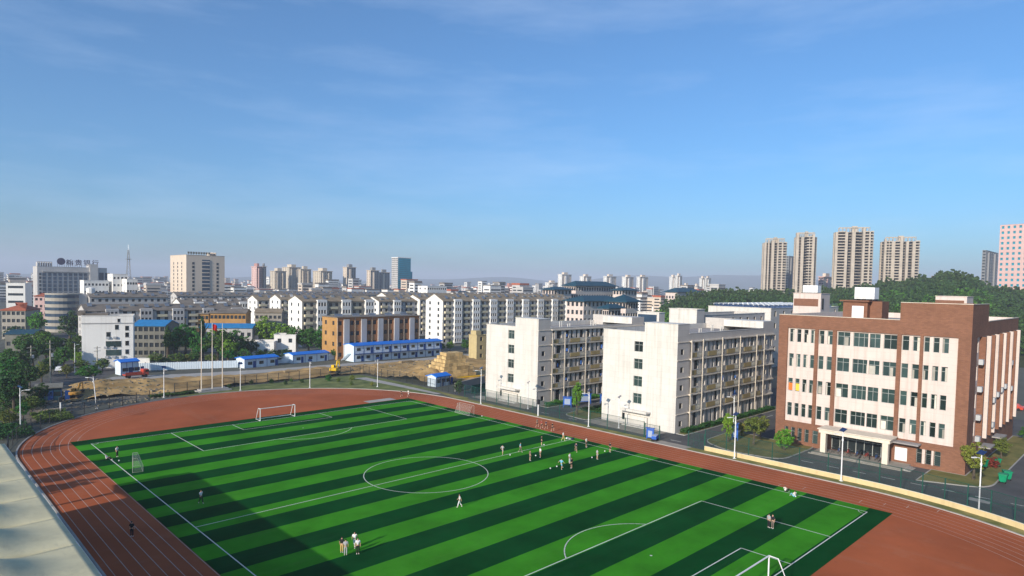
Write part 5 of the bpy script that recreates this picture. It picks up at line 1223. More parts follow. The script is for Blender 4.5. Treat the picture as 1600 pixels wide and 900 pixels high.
mat('rubble', (0.15, 0.14, 0.12), rough=1.0, var=0.5, scale=0.35, bump=0.8, bscale=2, detail=10, col2=(0.2, 0.17, 0.12))
sheet('rubble_ground', [(-12, 118), (-3, 128), (8, 138), (26, 143), (26, 145), (16, 146.4), (4, 146), (10, 170), (0, 175), (-22, 150), (-22, 118)], 0.02, 'rubble')
sheet('city_street', [(2, 165), (14, 172), (20, 183), (25, 193), (33, 250), (50, 360), (40, 362), (22, 250), (8, 190), (-4, 172)], 0.012, 'asphalt')
# white corrugated hoarding along the site road
WHT = thing('site_hoarding', 'long white corrugated hoarding behind the site road', 'hoarding', (29.5, 191.5, 0))
hp = [(0, 0), (27, -9.5)]; d_ = np.array(hp[1])-np.array(hp[0]); l_ = np.linalg.norm(d_); an = math.atan2(d_[1], d_[0]); n_ = 10
hm_ = MB()
for i in range(12): x = i*l_/n_/12; hm_.quad((x, (i % 2)*.06, .1), (x+l_/n_/12, ((i+1) % 2)*.06, .1), (x+l_/n_/12, ((i+1) % 2)*.06, 2.4), (x, (i % 2)*.06, 2.4))
hm_ = hm_.mesh('hoarding_panel', MATS['prefab_white'])
for i in range(n_): q = d_*i/n_; inst(hm_, 'hoarding_panel', WHT, (q[0], q[1], 0), an); inst(MB().box(-.15, .15, .1, .4, 0, 2.6).mesh('hoarding_post', MATS['concrete']), 'hoarding_post', WHT, (q[0], q[1], 0), an)
T = thing('site_hoarding', 'white hoarding between the two small blue roofed huts and the office', 'hoarding', (69.5, 184.5, 0))
for i in range(10): MB().box(i*2.5, i*2.5+2.46, 0, .08, .1, 2.3).build('hoarding_panel', MATS['prefab_white'], T)

# timber stack: bundles laid in stepped layers on a yellow frame
TS = thing('timber_stack', 'tall stepped stack of tan timber bundles on the dirt site', 'timber stack', (98.0, 125.5, 0.6), -0.08)
bm_ = MB().box(0, 1.45, 0, 1.15, 0, 0.95)
bv = bm_.mesh('timber_bundle', MATS['timber'])
for k in range(7):
    m_ = k*0.55; nx_, ny_ = int((13-2*m_)/1.5), int((11-2*m_)/1.2)
    for i in range(nx_):
        for j in range(ny_):
            if k == 6 or i in (0, nx_-1) or j in (0, ny_-1) or i == 1 or j == 1:
                inst(bv, 'timber_bundle', TS, (m_+i*1.5+random.uniform(-.06, .06)-6.5, m_+j*1.2+random.uniform(-.06, .06)-5.5, 0.35+k*0.97), random.uniform(-.03, .03), (1, 1, random.uniform(.92, 1.0)))
MB().box(-7.2, 7.2, -6.2, -5.7, 0.0, 0.34).build('yellow_beam', MATS['machine_yellow'], TS); MB().box(-7.2, -6.7, -5.7, 6, 0.0, 0.34).build('yellow_beam', MATS['machine_yellow'], TS)

# excavators
mat('machine_orange', (.40, .20, .03), rough=.6, var=.2)
def excavator(label, loc, rz, sc=1.0, m='machine_yellow'):
    T = thing('excavator', label, 'excavator', loc, rz); T.scale = (sc,)*3
    for y in (-1.15, 1.15):
        tr = MB(); pr_ = [(-1.9, .45), (-1.6, .08), (1.6, .08), (1.9, .45), (1.6, .85), (-1.6, .85)]
        i0 = len(tr.v); tr.v += [(x, y-.3, z) for x, z in pr_]+[(x, y+.3, z) for x, z in pr_]; tr.f += [tuple(range(5, -1, -1)), tuple(range(6, 12))]+[(k, (k+1) % 6, 6+(k+1) % 6, 6+k) for k in range(6)]
        tr.build('crawler_track', MATS['machine_dark'], T, bevel=.05)
    MB().lathe((0, 0, .8), [(.9, 0), (.9, .3)], 14).build('turntable', MATS['machine_dark'], T)
    b = MB(); b.box(-2.0, 1.0, -1.3, 1.3, 1.1, 2.05); b.build('body', MATS[m], T, bevel=.15)
    MB().box(-2.3, -1.6, -1.3, 1.3, 1.15, 2.2).build('counterweight', MATS[m], T, bevel=.2)
    c = MB().box(-.1, 1.3, .3, 1.3, 2.06, 3.0).build('cab', MATS[m], T, bevel=.08); MB().box(-.02, 1.32, .26, 1.34, 2.3, 2.85).build('cab_window', MATS['glass_dark'], c)
    MB().tube([(.8, -.2, 1.8), (2.4, -.2, 4.2), (4.2, -.2, 4.4)], [.32, .34, .24], 4).build('boom', MATS[m], T)
    MB().tube([(4.2, -.2, 4.6), (4.9, -.2, 2.0)], [.24, .18], 4).build('stick', MATS[m], T)
    k = MB(); k.box(4.2, 5.2, -.7, .3, 1.1, 1.9); k.build('bucket', MATS['machine_dark'], T, bevel=.1)
    MB().tube([(1.2, -.2, 2.2), (2.3, -.2, 3.5)], .09, 6).build('hydraulic_ram', MATS['steel'], T)
excavator('yellow excavator on the dirt behind the far bend', (73.5, 151.0, .3), .75, 0.85)
excavator('orange excavator beside the dark blue shed on the left', (7.0, 150.4, .2), 1.0, 0.7, 'machine_orange')

# loose rubble and spoil heaps
rb = MB(); rr4 = random.Random(21)
for i in range(900):
    if rr4.random() < .5: x, y = rr4.uniform(-4, 26), rr4.uniform(136, 160)
    else: x, y = rr4.uniform(80, 118), rr4.uniform(108, 165)
    if x > 60 and not inside(x, y, dpoly): continue
    if math.hypot(x-XC, y-YF) < RO+2.5: continue
    s_ = rr4.uniform(.08, .26)*(2 if rr4.random() < .08 else 1); a = rr4.uniform(0, 3); z = dz(x, y) if inside(x, y, dpoly) else .05
    rb.obox((x, y, z+s_*.3), (math.cos(a), math.sin(a), .2), s_, (-math.sin(a), math.cos(a), .1), s_*.7, (0, .1, 1), s_*.5)
tag(rb.build('rubble', MATS['rubble'], kind='stuff'), 'loose broken rubble scattered over the dirt site', 'rubble')
mat('pallet_wood', (.30, .22, .12), rough=.9, var=.2)
for lab, x, y, w_, d_2, h_, m_ in (('low stack of grey pipes near the timber stack', 112, 139, 5, 2, 1.2, 'concrete'), ('pile of planks by the site office', 104, 160, 5, 2.4, .9, 'pallet_wood'), ('pile of planks near the dirt road bend', 62, 160, 4, 2, .8, 'pallet_wood')):
    T = thing('material_pile', lab, 'pile', (x, y, dz(x, y)-.1), rr4.uniform(-.4, .4), 'material piles on the dirt site')
    for k in range(4):
        for j in range(4-k//2): MB().box(0, w_*rr4.uniform(.9, 1), d_2*j/4, d_2*j/4+d_2*.22, h_*k/4, h_*k/4+h_*.22).build('plank', MATS[m_], T)

# ------------------------------------------------------------------ vehicles
mat('car_white', (.75, .76, .78), rough=.3, spec=.6, var=.03); mat('car_red', (.5, .06, .03), rough=.3, spec=.6, var=.03); mat('car_silver', (.4, .42, .45), rough=.3, metal=.4, var=.03); mat('car_blue', (.04, .09, .25), rough=.3, spec=.6, var=.03); mat('tyre', (.02, .02, .02), rough=.9)
def car(label, loc, rz, m):
    T = thing('parked_car', label, 'car', loc, rz)
    pr_ = [(-2.2, .35), (-2.25, .75), (-2.0, .95), (-1.55, 1.0), (-1.0, 1.45), (.45, 1.47), (1.15, 1.02), (2.05, .88), (2.25, .6), (2.2, .35)]
    b = MB(); n_ = len(pr_); b.v += [(x, -.85 if z < 1.1 else -.68, z) for x, z in pr_]+[(x, .85 if z < 1.1 else .68, z) for x, z in pr_]; b.f += [tuple(range(n_)), tuple(range(2*n_-1, n_-1, -1))]+[(k, (k+1) % n_, n_+(k+1) % n_, n_+k) for k in range(n_)]
    b.build('body', MATS[m], T, bevel=.06)
    for y in (-.80, .80): MB().poly([(-1.4, y, 1.03), (1.0, y, 1.03), (.42, y*.87, 1.40), (-.95, y*.87, 1.40)]).build('side_window', MATS['glass_dark'], T)
    MB().poly([(1.16, -.66, 1.05), (1.16, .66, 1.05), (.5, .6, 1.45), (.5, -.6, 1.45)]).build('windscreen', MATS['glass_dark'], T)
    for x in (-1.35, 1.35):
        for y in (-.82, .82): MB().tube([(x, y-.1, .32), (x, y+.1, .32)], .32, 12).build('wheel', MATS['tyre'], T)
p = G(92, 580); car('white car parked under the street trees on the left', (p[0], p[1], .02), 1.3, 'car_white')
p = G(60, 577); car('silver car in the shade behind the left street trees', (p[0], p[1], .02), 1.4, 'car_silver')
p = G(80, 571); car('blue car behind the white car on the left street', (p[0], p[1], .02), 1.35, 'car_blue')
p = G(1582, 640); car('red and white side parked car at the right edge', (p[0], p[1], .02), 1.5, 'car_red')
car('dark blue car between the brown building and the dormitory', (128, 36.5, .01), 0.0, 'car_blue')
p = G(212, 590)
T = thing('flatbed_truck', 'red flatbed truck standing by the site gate hut', 'truck', (p[0], p[1], .03), .1)
MB().box(-3, 1.4, -1.1, 1.1, .8, 1.1).build('bed', MATS['car_red'], T); MB().box(-3, 1.4, -1.1, -1.0, 1.1, 1.7).build('bed_side', MATS['car_red'], T); c = MB().box(1.6, 3.1, -1.05, 1.05, .6, 2.3).build('cab', MATS['car_red'], T, bevel=.12); MB().box(2.2, 3.13, -1.07, 1.07, 1.5, 2.1).build('cab_window', MATS['glass_dark'], c)
for x in (-2, 2.3):
    for y in (-.95, .95): MB().tube([(x, y-.14, .45), (x, y+.14, .45)], .45, 12).build('wheel', MATS['tyre'], T)

# ------------------------------------------------------------------ small campus things
mat('bin_green', (.0, .22, .10), rough=.5); mat('board_blue', (.02, .10, .42), rough=.5); mat('print_white', (.30, .36, .48), rough=.6)
for i, ((x, y), lab) in enumerate((((95.2, -9.6), 'green wheeled bin nearest the lamp on the kerb'), ((97.6, -9.7), 'green wheeled bin second along the kerb from the lamp'), ((105.6, -7.0), 'green wheeled bin on the lawn right of the red leaved bush'), ((103.2, -5.7), 'green wheeled bin on the lawn left of the red leaved bush'))):
    T = thing('wheeled_bin', lab, 'bin', (x, y, .11), .4*i, 'green bins by the brown building')
    b = MB(); s0, s1 = .5, .62; b.v += [(-s0, -s0*.8, .15), (s0, -s0*.8, .15), (s0, s0*.8, .15), (-s0, s0*.8, .15), (-s1, -s1*.85, 1.25), (s1, -s1*.85, 1.25), (s1, s1*.85, 1.25), (-s1, s1*.85, 1.25)]; b.f += [(3, 2, 1, 0), (4, 5, 6, 7), (0, 1, 5, 4), (1, 2, 6, 5), (2, 3, 7, 6), (3, 0, 4, 7)]; b.build('body', MATS['bin_green'], T, bevel=.04)
    MB().box(-.68, .68, -.6, .6, 1.26, 1.38).build('lid', MATS['bin_green'], T, bevel=.05)
    for y_ in (-.35, .35): MB().tube([(-.5, y_-.06, .15), (-.5, y_+.06, .15)], .15, 8).build('wheel', MATS['tyre'], T)
def board(label, x, y, w_, h_, rz, z=.6):
    T = thing('notice_board', label, 'notice board', (x, y, .0), rz)
    for s_ in (-w_/2, w_/2): MB().box(s_-.06, s_+.06, -.06, .06, 0, z+h_+.1).build('leg', MATS['board_blue'], T)
    MB().box(-w_/2+.06, w_/2-.06, -.04, .04, z, z+h_).build('panel', MATS['board_blue'], T); MB().box(-w_/2+.25, w_/2-.25, -.055, -.042, z+.15, z+h_-.35).build('sheet', MATS['print_white'], T); MB().box(-w_/2-.2, w_/2+.2, -.25, .25, z+h_+.1, z+h_+.2).build('board_roof', MATS['board_blue'], T)
board('blue notice board left of the slim tree between the dormitories', 89.0, 71.4, 1.8, 1.8, -.9); board('wide blue notice board with white sheets between the dormitories', 95.5, 71.8, 3.6, 1.7, -.5); board('third blue notice board close to the nearer dormitory gable', 100.0, 69.0, 2.2, 1.6, -.6)
board('tall narrow blue notice board on the lawn island', 88.9, 30.0, 1.0, 2.6, -1.2); board('white topped notice board by the track gate', 77.3, 40.9, 1.3, 1.7, -1.3, .3)
T = thing('litter_cart', 'blue and white cart parked by the track gate', 'cart', (76.9, 39.6, .06), .3)
MB().box(-.7, .7, -.45, .45, .35, 1.0).build('tub', MATS['board_blue'], T, bevel=.08); MB().box(-.72, .72, -.47, .47, 1.0, 1.08).build('rim', MATS['print_white'], T)
for x in (-.5, .5): MB().tube([(x, -.5, .22), (x, .5, .22)], .22, 10).build('wheel_pair', MATS['tyre'], T)
# bicycles parked under the porch
mat('bike_red', (.45, .03, .02), rough=.4); mat('bike_blue', (.04, .12, .35), rough=.4)
def bike_parts(T, m):
    for x in (-.5, .5):
        wv_ = MB(); wv_.tube([(x+.32*math.cos(t), 0, .34+.32*math.sin(t)) for t in np.linspace(0, 2*math.pi, 15)], .022, 5, False); wv_.build('wheel', MATS['tyre'], T)
    f_ = MB(); f_.tube([(-.5, 0, .34), (-.12, 0, .82), (.36, 0, .80), (-.02, 0, .34), (-.5, 0, .34)], .022, 5); f_.tube([(.5, 0, .34), (.34, 0, .95)], .02, 5); f_.tube([(-.12, 0, .8), (-.02, 0, .34)], .02, 5); f_.build('frame', MATS[m], T)
    MB().box(-.26, 0, -.07, .07, .88, .94).build('saddle', MATS['dark_metal'], T); MB().tube([(.3, -.26, 1.0), (.36, 0, .97), (.3, .26, 1.0)], .016, 5).build('handlebar', MATS['steel'], T)
bk = []
for i in range(11):
    x = 92.8+(i % 2)*.9; y = 14.0-i*.74
    T = thing('bicycle', ('dark', 'blue', 'steel grey', 'red')[i % 4]+' bicycle, '+('first', 'second', 'third', 'fourth', 'fifth', 'sixth', 'seventh', 'eighth', 'ninth', 'tenth', 'eleventh')[i]+' from the left porch column of the brown building', 'bicycle', (x, y, .28), random.uniform(-.3, .3), 'bicycles parked under the porch')
    bike_parts(T, ('dark_metal', 'bike_blue', 'steel', 'bike_red')[i % 4])
# utility poles on the left
mat('pole_tan', (.40, .36, .28), rough=.8)
for (px, yb, yt), lab in (((49, 592, 540), 'tan concrete utility pole with cross arms left of its neighbour'), ((79, 600, 532), 'tan concrete utility pole near the white parked car'), ((152, 580, 541), 'slim tan pole before the white corner house'), ((176, 574, 545), 'slim pole right of the gate hut')):
    p = G(px, yb); hh = solve(lambda z: -P((p[0], p[1], z))[1], 0, 40, -yt); T = thing('utility_pole', lab, 'utility pole', (p[0], p[1], 0), .3)
    MB().tube([(0, 0, 0), (0, 0, hh)], [.2, .13], 8).build('pole', MATS['pole_tan'], T)
    for z in (.93, .80): MB().box(-1.0, 1.0, -.06, .06, hh*z, hh*z+.12).build('cross_arm', MATS['pole_tan'], T)
    if px < 100: MB().lathe((.45, 0, hh*.62), [(.3, 0), (.3, .9)], 10).build('transformer', MATS['ac_grey'], T)
p = G(117, 582); lamp_parts(thing('street_lamp', 'white street lamp at the kerb left of the white corner house', 'street lamp', (p[0], p[1], 0), .6), 8.6)

# ------------------------------------------------------------------ vegetation
def leafmat(name, c1, c2, isl=.35, ob=.6):
    m = mat(name, c1, rough=.75, var=.15, scale=.5, col2=c2, island=isl, obrand=ob, spec=.25)
    b = m.node_tree.nodes['Principled BSDF']
    return m
leafmat('leaf_dark', (.018, .058, .012), (.032, .085, .016)); leafmat('leaf_mid', (.032, .115, .014), (.055, .15, .018)); leafmat('leaf_light', (.085, .20, .015), (.14, .26, .02)); leafmat('leaf_olive', (.085, .135, .02), (.13, .16, .03)); leafmat('leaf_yellow', (.14, .17, .02), (.2, .2, .03)); leafmat('leaf_forest', (.028, .056, .014), (.052, .085, .02), .4, .6); leafmat('leaf_red', (.15, .03, .02), (.2, .05, .02))
mat('bark', (.09, .07, .05), rough=.95, var=.3, scale=3)
def leaf_cloud(nclump, per, size, seed, shape='round', fill=.55):
    """crown in a unit ball: leafy clumps of small faces; returns verts, faces as arrays"""
    r_ = np.random.default_rng(seed); d = r_.normal(size=(nclump, 3)); d /= np.linalg.norm(d, axis=1)[:, None]
    rad = fill+(1-fill)*r_.random(nclump)**.6; lump = 1+.26*np.sin(3*d[:, 0]+seed)*np.cos(4*d[:, 1]+2*seed)+.16*np.sin(6*d[:, 2]+2*seed+3*d[:, 0])+r_.normal(size=nclump)*.07
    c = d*(rad*lump)[:, None]*.86
    if shape == 'cone': k = (c[:, 2]+1)/2; c[:, 0] *= (1.05-k*.8); c[:, 1] *= (1.05-k*.8)
    if shape == 'dome': c[:, 2] = np.where(c[:, 2] < -.35, -.35+.3*(c[:, 2]+.35), c[:, 2])
    cs = r_.uniform(.10, .27, nclump)
    off = r_.normal(size=(nclump, per, 3)); off /= np.linalg.norm(off, axis=2)[:, :, None]; off *= (cs[:, None]*r_.random((nclump, per))**.4)[:, :, None]
    off[:, :, 2] *= .75
    ctr = (c[:, None, :]+off).reshape(-1, 3); n_ = len(ctr)
    nrm = off.reshape(-1, 3)/np.linalg.norm(off.reshape(-1, 3), axis=1)[:, None]+r_.normal(size=(n_, 3))*.5+np.array((0, 0, .35)); nrm /= np.linalg.norm(nrm, axis=1)[:, None]
    a = np.cross(nrm, r_.normal(size=(n_, 3))); a /= np.linalg.norm(a, axis=1)[:, None]; b = np.cross(nrm, a); s_ = size*r_.uniform(.6, 1.3, n_)[:, None]
    v = np.stack((ctr-a*s_, ctr+b*s_*.6, ctr+a*s_, ctr-b*s_*.6), axis=1).reshape(-1, 3)
    return v
def arr_mesh(name, v, m):
    n_ = len(v)//4; me = bpy.data.meshes.new(name); me.vertices.add(len(v)); me.vertices.foreach_set('co', v.astype(np.float32).ravel())
    me.loops.add(len(v)); me.loops.foreach_set('vertex_index', np.arange(len(v), dtype=np.int32)); me.polygons.add(n_); me.polygons.foreach_set('loop_start', np.arange(0, len(v), 4, dtype=np.int32))
    try: me.polygons.foreach_set('loop_total', np.full(n_, 4, dtype=np.int32))
    except Exception: pass
    me.update(); me.validate(); me.materials.append(m); return me
CROWN = {}
def crown_mesh(kind, leaf, var):
    k = (kind, leaf, var)
    if k not in CROWN:
        nc, per, sz = {'round': (125, 28, .07), 'dome': (105, 24, .08), 'cone': (130, 22, .075), 'shrub': (70, 18, .13)}[kind]
        CROWN[k] = arr_mesh('crown', leaf_cloud(nc, per, sz, var*7+len(kind), 'round' if kind == 'shrub' else kind), MATS[leaf])
    return CROWN[k]
TRUNK = {}
def trunk_mesh(var):
    if var not in TRUNK:
        r_ = random.Random(var); t = MB(); t.tube([(0, 0, 0), (.02, .01, .4), (r_.uniform(-.05, .05), 0, 1.0)], [.09, .06, .035], 7)
        for i in range(6):
            a = i*1.05+r_.random(); z0 = .45+.07*i; t.tube([(0, 0, z0), (.16*math.cos(a), .16*math.sin(a), z0+.14), (.34*math.cos(a), .34*math.sin(a), z0+.30)], [.03, .02, .008], 5)
        TRUNK[var] = t.mesh('trunk', MATS['bark'])
    return TRUNK[var]
tv = 0
def tree(label, x, y, h, rad, leaf, kind='round', group=None, z=0.0, cut=.28, name='tree', hs=None):
    """trunk up to the crown, crown from cut*h to h"""
    global tv; tv += 1; v = tv % 4
    T = thing(name, label, name.split('_')[-1] if name != 'tree' else 'tree', (x, y, z), (tv*1.7) % 6.28, group)
    inst(trunk_mesh(v), 'trunk', T, (0, 0, 0), 0, (h*.45, h*.45, h*.8)); ch = (h-cut*h)/2
    inst(crown_mesh(kind, leaf, v), 'crown', T, (0, 0, cut*h+ch), 0, (rad, rad, ch)); return T
def ptree(label, px, yb, yt, wpx, leaf, kind='round', group=None, cut=.28, name='tree'):
    p = G(px, yb); h = solve(lambda z: -P((p[0], p[1], z))[1], .3, 40, -yt); d = (p-CAM)@_fw; return tree(label, p[0], p[1], h, wpx*d/F/2, leaf, kind, group, 0, cut, name)
gl = 'street trees at the left'
for a in (('large dark tree at the left edge beside the street', 22, 645, 582, 44, 'leaf_dark'), ('low dark tree at the left edge under the large one', 8, 640, 596, 34, 'leaf_mid'), ('dark bushy tree above the pale rubble path', 42, 612, 568, 42, 'leaf_dark'), ('dark tree overhanging the left street, left of the poles', 30, 592, 548, 46, 'leaf_dark'), ('dark street tree directly behind the left utility pole', 52, 575, 528, 40, 'leaf_dark'), ('dark street tree between the two utility poles', 72, 568, 522, 36, 'leaf_mid'), ('yellowish green young tree between the utility poles', 65, 597, 566, 24, 'leaf_yellow'), ('young yellow green tree at the foot of the left utility pole', 47, 606, 578, 20, 'leaf_light'), ('dark green tree right of the second utility pole', 100, 580, 540, 26, 'leaf_mid'), ('shaggy tree before the left side of the white corner house', 116, 572, 520, 28, 'leaf_dark'), ('brownish small tree left of the white lamp', 104, 590, 570, 20, 'leaf_olive'), ('round dark green tree standing alone on the dirt edge', 138, 600, 569, 38, 'leaf_mid'), ('small umbrella shaped tree at the corner house left foot', 128, 582, 561, 22, 'leaf_olive'), ('small umbrella shaped tree in front of the corner house', 160, 580, 560, 24, 'leaf_olive'), ('grey green tree before the round corner building', 109, 536, 488, 30, 'leaf_dark'), ('yellow green tree left of the round corner building', 58, 530, 486, 26, 'leaf_light'), ('dark tree filling the street end', 88, 556, 524, 30, 'leaf_dark'), ('dark tree at the edge below the blue roofed shed', 12, 580, 545, 34, 'leaf_mid'), ('dark tree behind the low blue shed on the site', 62, 632, 600, 26, 'leaf_dark'), ('wild bush by the blue shed wall', 50, 648, 618, 26, 'leaf_olive'), ('bright green tree crown left of the white corner house', 112, 562, 533, 22, 'leaf_mid'), ('green tree at the left edge above the large dark one', 18, 606, 560, 36, 'leaf_mid'), ('fresh green tree behind the yellowish young tree', 80, 586, 556, 26, 'leaf_mid'), ('tall green tree beside the low blue roofed shed', 40, 560, 520, 34, 'leaf_mid'), ('green tree between the shed and the round building', 66, 550, 515, 28, 'leaf_mid'), ('low green bush at the left edge near the canopy', 14, 668, 640, 30, 'leaf_olive'), ('green bush below the left lamp', 36, 655, 630, 24, 'leaf_mid'), ('green tree under the terracotta roofed house', 24, 545, 508, 30, 'leaf_dark'), ('light green tree beyond the street lamp on the left', 124, 574, 548, 20, 'leaf_light')):
    ptree(*a, 'round', gl)
gm = 'trees between the old houses'
for a in (('tall dark conifer beside the dark house', 262, 560, 506, 16, 'leaf_dark', 'cone'), ('tall dark conifer left of the flagpoles', 316, 560, 492, 14, 'leaf_dark', 'cone'), ('large dark green tree behind the left flagpole', 290, 562, 504, 46, 'leaf_mid'), ('large green tree around the red flag', 340, 565, 511, 44, 'leaf_mid'), ('large green tree right of the flagpoles', 368, 562, 517, 38, 'leaf_mid'), ('bright green tree top left of the broad white gable', 416, 548, 497, 36, 'leaf_light'), ('bright green tree in front of the broad white gable', 443, 552, 503, 38, 'leaf_light'), ('round green tree left of the brick apartment block', 482, 556, 510, 36, 'leaf_mid'), ('round green tree touching the brick apartment end', 502, 556, 511, 28, 'leaf_mid'), ('dark tree behind the white sheds', 300, 556, 515, 36, 'leaf_dark'), ('small dark tree between the white sheds', 392, 560, 528, 24, 'leaf_dark'), ('dark green tree right of the dark house', 272, 562, 514, 30, 'leaf_mid'), ('fresh green tree between the flagpoles and the white sheds', 356, 566, 530, 32, 'leaf_light'), ('green tree in front of the ochre house', 312, 566, 522, 34, 'leaf_mid'), ('fresh green tree behind the whitewashed tower house', 462, 556, 508, 34, 'leaf_mid')):
    ptree(*a[:6], a[6] if len(a) > 6 else 'round', gm)
gs = 'clipped trees along the hoarding'
for i, (px, yb, yt, wp, lf) in enumerate(((242, 574, 551, 26, 'leaf_olive'), (258, 573, 556, 18, 'leaf_dark'), (277, 573, 551, 24, 'leaf_olive'), (290, 572, 555, 18, 'leaf_yellow'), (303, 571, 549, 24, 'leaf_mid'), (330, 570, 552, 22, 'leaf_olive'), (357, 568, 546, 24, 'leaf_mid'), (381, 567, 546, 24, 'leaf_mid'), (408, 562, 546, 18, 'leaf_mid'), (427, 562, 545, 20, 'leaf_dark'), (446, 562, 544, 16, 'leaf_dark'), (433, 568, 553, 22, 'leaf_dark'), (524, 562, 545, 16, 'leaf_mid'), (690, 553, 534, 12, 'leaf_mid'), (703, 552, 532, 13, 'leaf_light'), (728, 551, 531, 18, 'leaf_mid'))):
    lab = ('broad olive clipped tree first along the hoarding from the corner house', 'dark clipped tree second along the hoarding from the corner house', 'olive clipped tree third along the hoarding from the corner house', 'yellow clipped bush fourth along the hoarding', 'green clipped tree left of the flagpoles by the hoarding', 'olive clipped tree seen between the flagpoles', 'green umbrella tree left of the small site hut', 'green umbrella tree above the small site hut', 'small round tree between the white sheds and the huts', 'dark small tree under the whitewashed tower house', 'dark small tree at the right of the whitewashed tower house', 'dark bush between the two small site huts', 'small tree at the brick apartment foot', 'small tree at the right end of the site office', 'light green small tree under the tall white gable', 'green small tree before the longest apartment row')[i]
    ptree(lab, px, yb, yt, wp, lf, 'dome', gs, .25)
# campus trees
for lab, x, y, h, r_, lf, kd, ct in (('slim light green columnar tree on the lawn island', 87.0, 30.4, 5.6, 1.15, 'leaf_light', 'round', .15), ('round olive tree in the middle of the lawn island', 88.6, 26.2, 5.0, 1.9, 'leaf_olive', 'round', .42), ('smaller darker tree behind the round olive one on the lawn island', 93.8, 27.3, 4.2, 1.7, 'leaf_olive', 'round', .3), ('bright green round bush against the brown building corner', 88.6, 20.6, 4.0, 1.75, 'leaf_light', 'round', .06), ('tiny yellow tree on the lawn island', 92.4, 30.4, 3.0, .7, 'leaf_yellow', 'round', .2),
                                   ('young tree with a yellow crown beside the right lamp', 93.6, -6.2, 5.6, 1.7, 'leaf_yellow', 'round', .3), ('small bare looking tree on the right lawn', 112, -6.8, 3.6, 1.5, 'leaf_olive', 'round', .35), ('slim bright yellow green tree between the dormitories', 84.2, 64.4, 7.4, 1.25, 'leaf_light', 'round', .2), ('dark bush by the right edge of the brown building', 134, -8.0, 3.2, 1.8, 'leaf_mid', 'round', .05), ('red leaved bush among the green bins', 104.2, -6.9, 1.7, 1.1, 'leaf_red', 'round', .05), ('small tree behind the fence before the first dormitory', 80.9, 101.0, 3.5, 1.4, 'leaf_dark', 'round', .1)):
    tree(lab, x, y, h, r_, lf, kd, 'campus trees and bushes', .1, ct)
# shrubs on the far verge
for i, (px, yb, wp, lf) in enumerate(((393, 600, 7, 'leaf_dark'), (424, 599, 8, 'leaf_dark'), (446, 601, 7, 'leaf_dark'), (455, 597, 6, 'leaf_mid'), (472, 598, 7, 'leaf_dark'), (513, 595, 11, 'leaf_mid'), (529, 597, 7, 'leaf_olive'), (550, 594, 9, 'leaf_yellow'), (549, 602, 7, 'leaf_olive'), (581, 603, 7, 'leaf_yellow'), (358, 606, 7, 'leaf_dark'))):
    lab = ('small dark shrub on the far verge, nearest the right lamp of the flagpoles', 'small dark shrub second on the far verge', 'small dark shrub third on the far verge, lowest one', 'small green shrub fourth on the far verge', 'small dark shrub left of the middle lamp on the far verge', 'largest green shrub on the far verge below the excavator', 'olive shrub right of the largest one on the far verge', 'yellow shrub by the start of the concrete path', 'olive shrub below the yellow one on the far verge', 'yellow shrub beside the lamp at the bend end', 'dark shrub right beside the flag platform')[i]
    p = G(px, yb); d = (p-CAM)@_fw; r_ = wp*d/F/2; T = thing('shrub', lab, 'shrub', (p[0], p[1], .03), i, 'shrubs on the far verge'); inst(crown_mesh('shrub', lf, i % 3), 'foliage', T, (0, 0, r_*.9), 0, r_); inst(trunk_mesh(0), 'stem', T, (0, 0, 0), 0, (.5, .5, r_*.9))
# clipped hedges before the dormitories
def hedge(label, x0, x1, y0, y1, h, leaf, n_=5000, z=.1):
    T = thing('hedge', label, 'hedge', (x0, y0, z)); r_ = np.random.default_rng(abs(int(x0*7+y0))+1); c = np.stack((r_.random(n_)*(x1-x0), r_.random(n_)*(y1-y0), h*r_.random(n_)**.5), 1)
    c[:, 2] *= .75+.25*np.sin(c[:, 0]*1.3)*np.cos(c[:, 0]*.37+c[:, 1]); nn = r_.normal(size=(n_, 3))+np.array((0, 0, .5)); nn /= np.linalg.norm(nn, axis=1)[:, None]; a = np.cross(nn, r_.normal(size=(n_, 3))); a /= np.linalg.norm(a, axis=1)[:, None]; b = np.cross(nn, a); s_ = .13*r_.uniform(.6, 1.4, n_)[:, None]
    o = inst(arr_mesh('foliage', np.stack((c-a*s_, c+b*s_*.7, c+a*s_, c-b*s_*.7), 1).reshape(-1, 3), MATS[leaf]), 'foliage', T); s2 = MB()
    for i in range(int((x1-x0)/1.2)): s2.tube([(.6+i*1.2, (y1-y0)/2, 0), (.6+i*1.2+.1, (y1-y0)/2, h*.7)], .03, 4)
    s2.build('stems', MATS['bark'], T, kind='stuff')
hedge('green hedge along the balcony side of the dormitory beside the brown building', 86.0, 126.3, 38.6, 39.9, 1.1, 'leaf_dark', 9000)
hedge('green hedge along the balcony side of the farther dormitory', 86.0, 126.3, 74.2, 76.0, 1.1, 'leaf_mid', 9000); hedge('dark hedge in the bed between the dormitories', 88, 108, 60.5, 67.0, .8, 'leaf_dark', 8000)
# wild growth on the left fence line and among the rubble
for i, (x0, y0, x1, y1, h, lf) in enumerate(((-12, 112, -6, 124, 1.4, 'leaf_dark'), (-4, 124, 2, 134, 1.0, 'leaf_olive'), (-18, 124, -8, 140, 2.6, 'leaf_dark'), (20, 140.5, 30, 142.5, .7, 'leaf_dark'), (-8, 140, 0, 150, 2.4, 'leaf_dark'))):
    hedge(('wild dark weeds along the left fence', 'sparse olive weeds behind the left bend fence', 'thick dark scrub beyond the left fence', 'low weeds left of the flag platform', 'thick dark scrub left of the blue shed')[i], x0, x1, y0, y1, h, lf, 4500, .02)
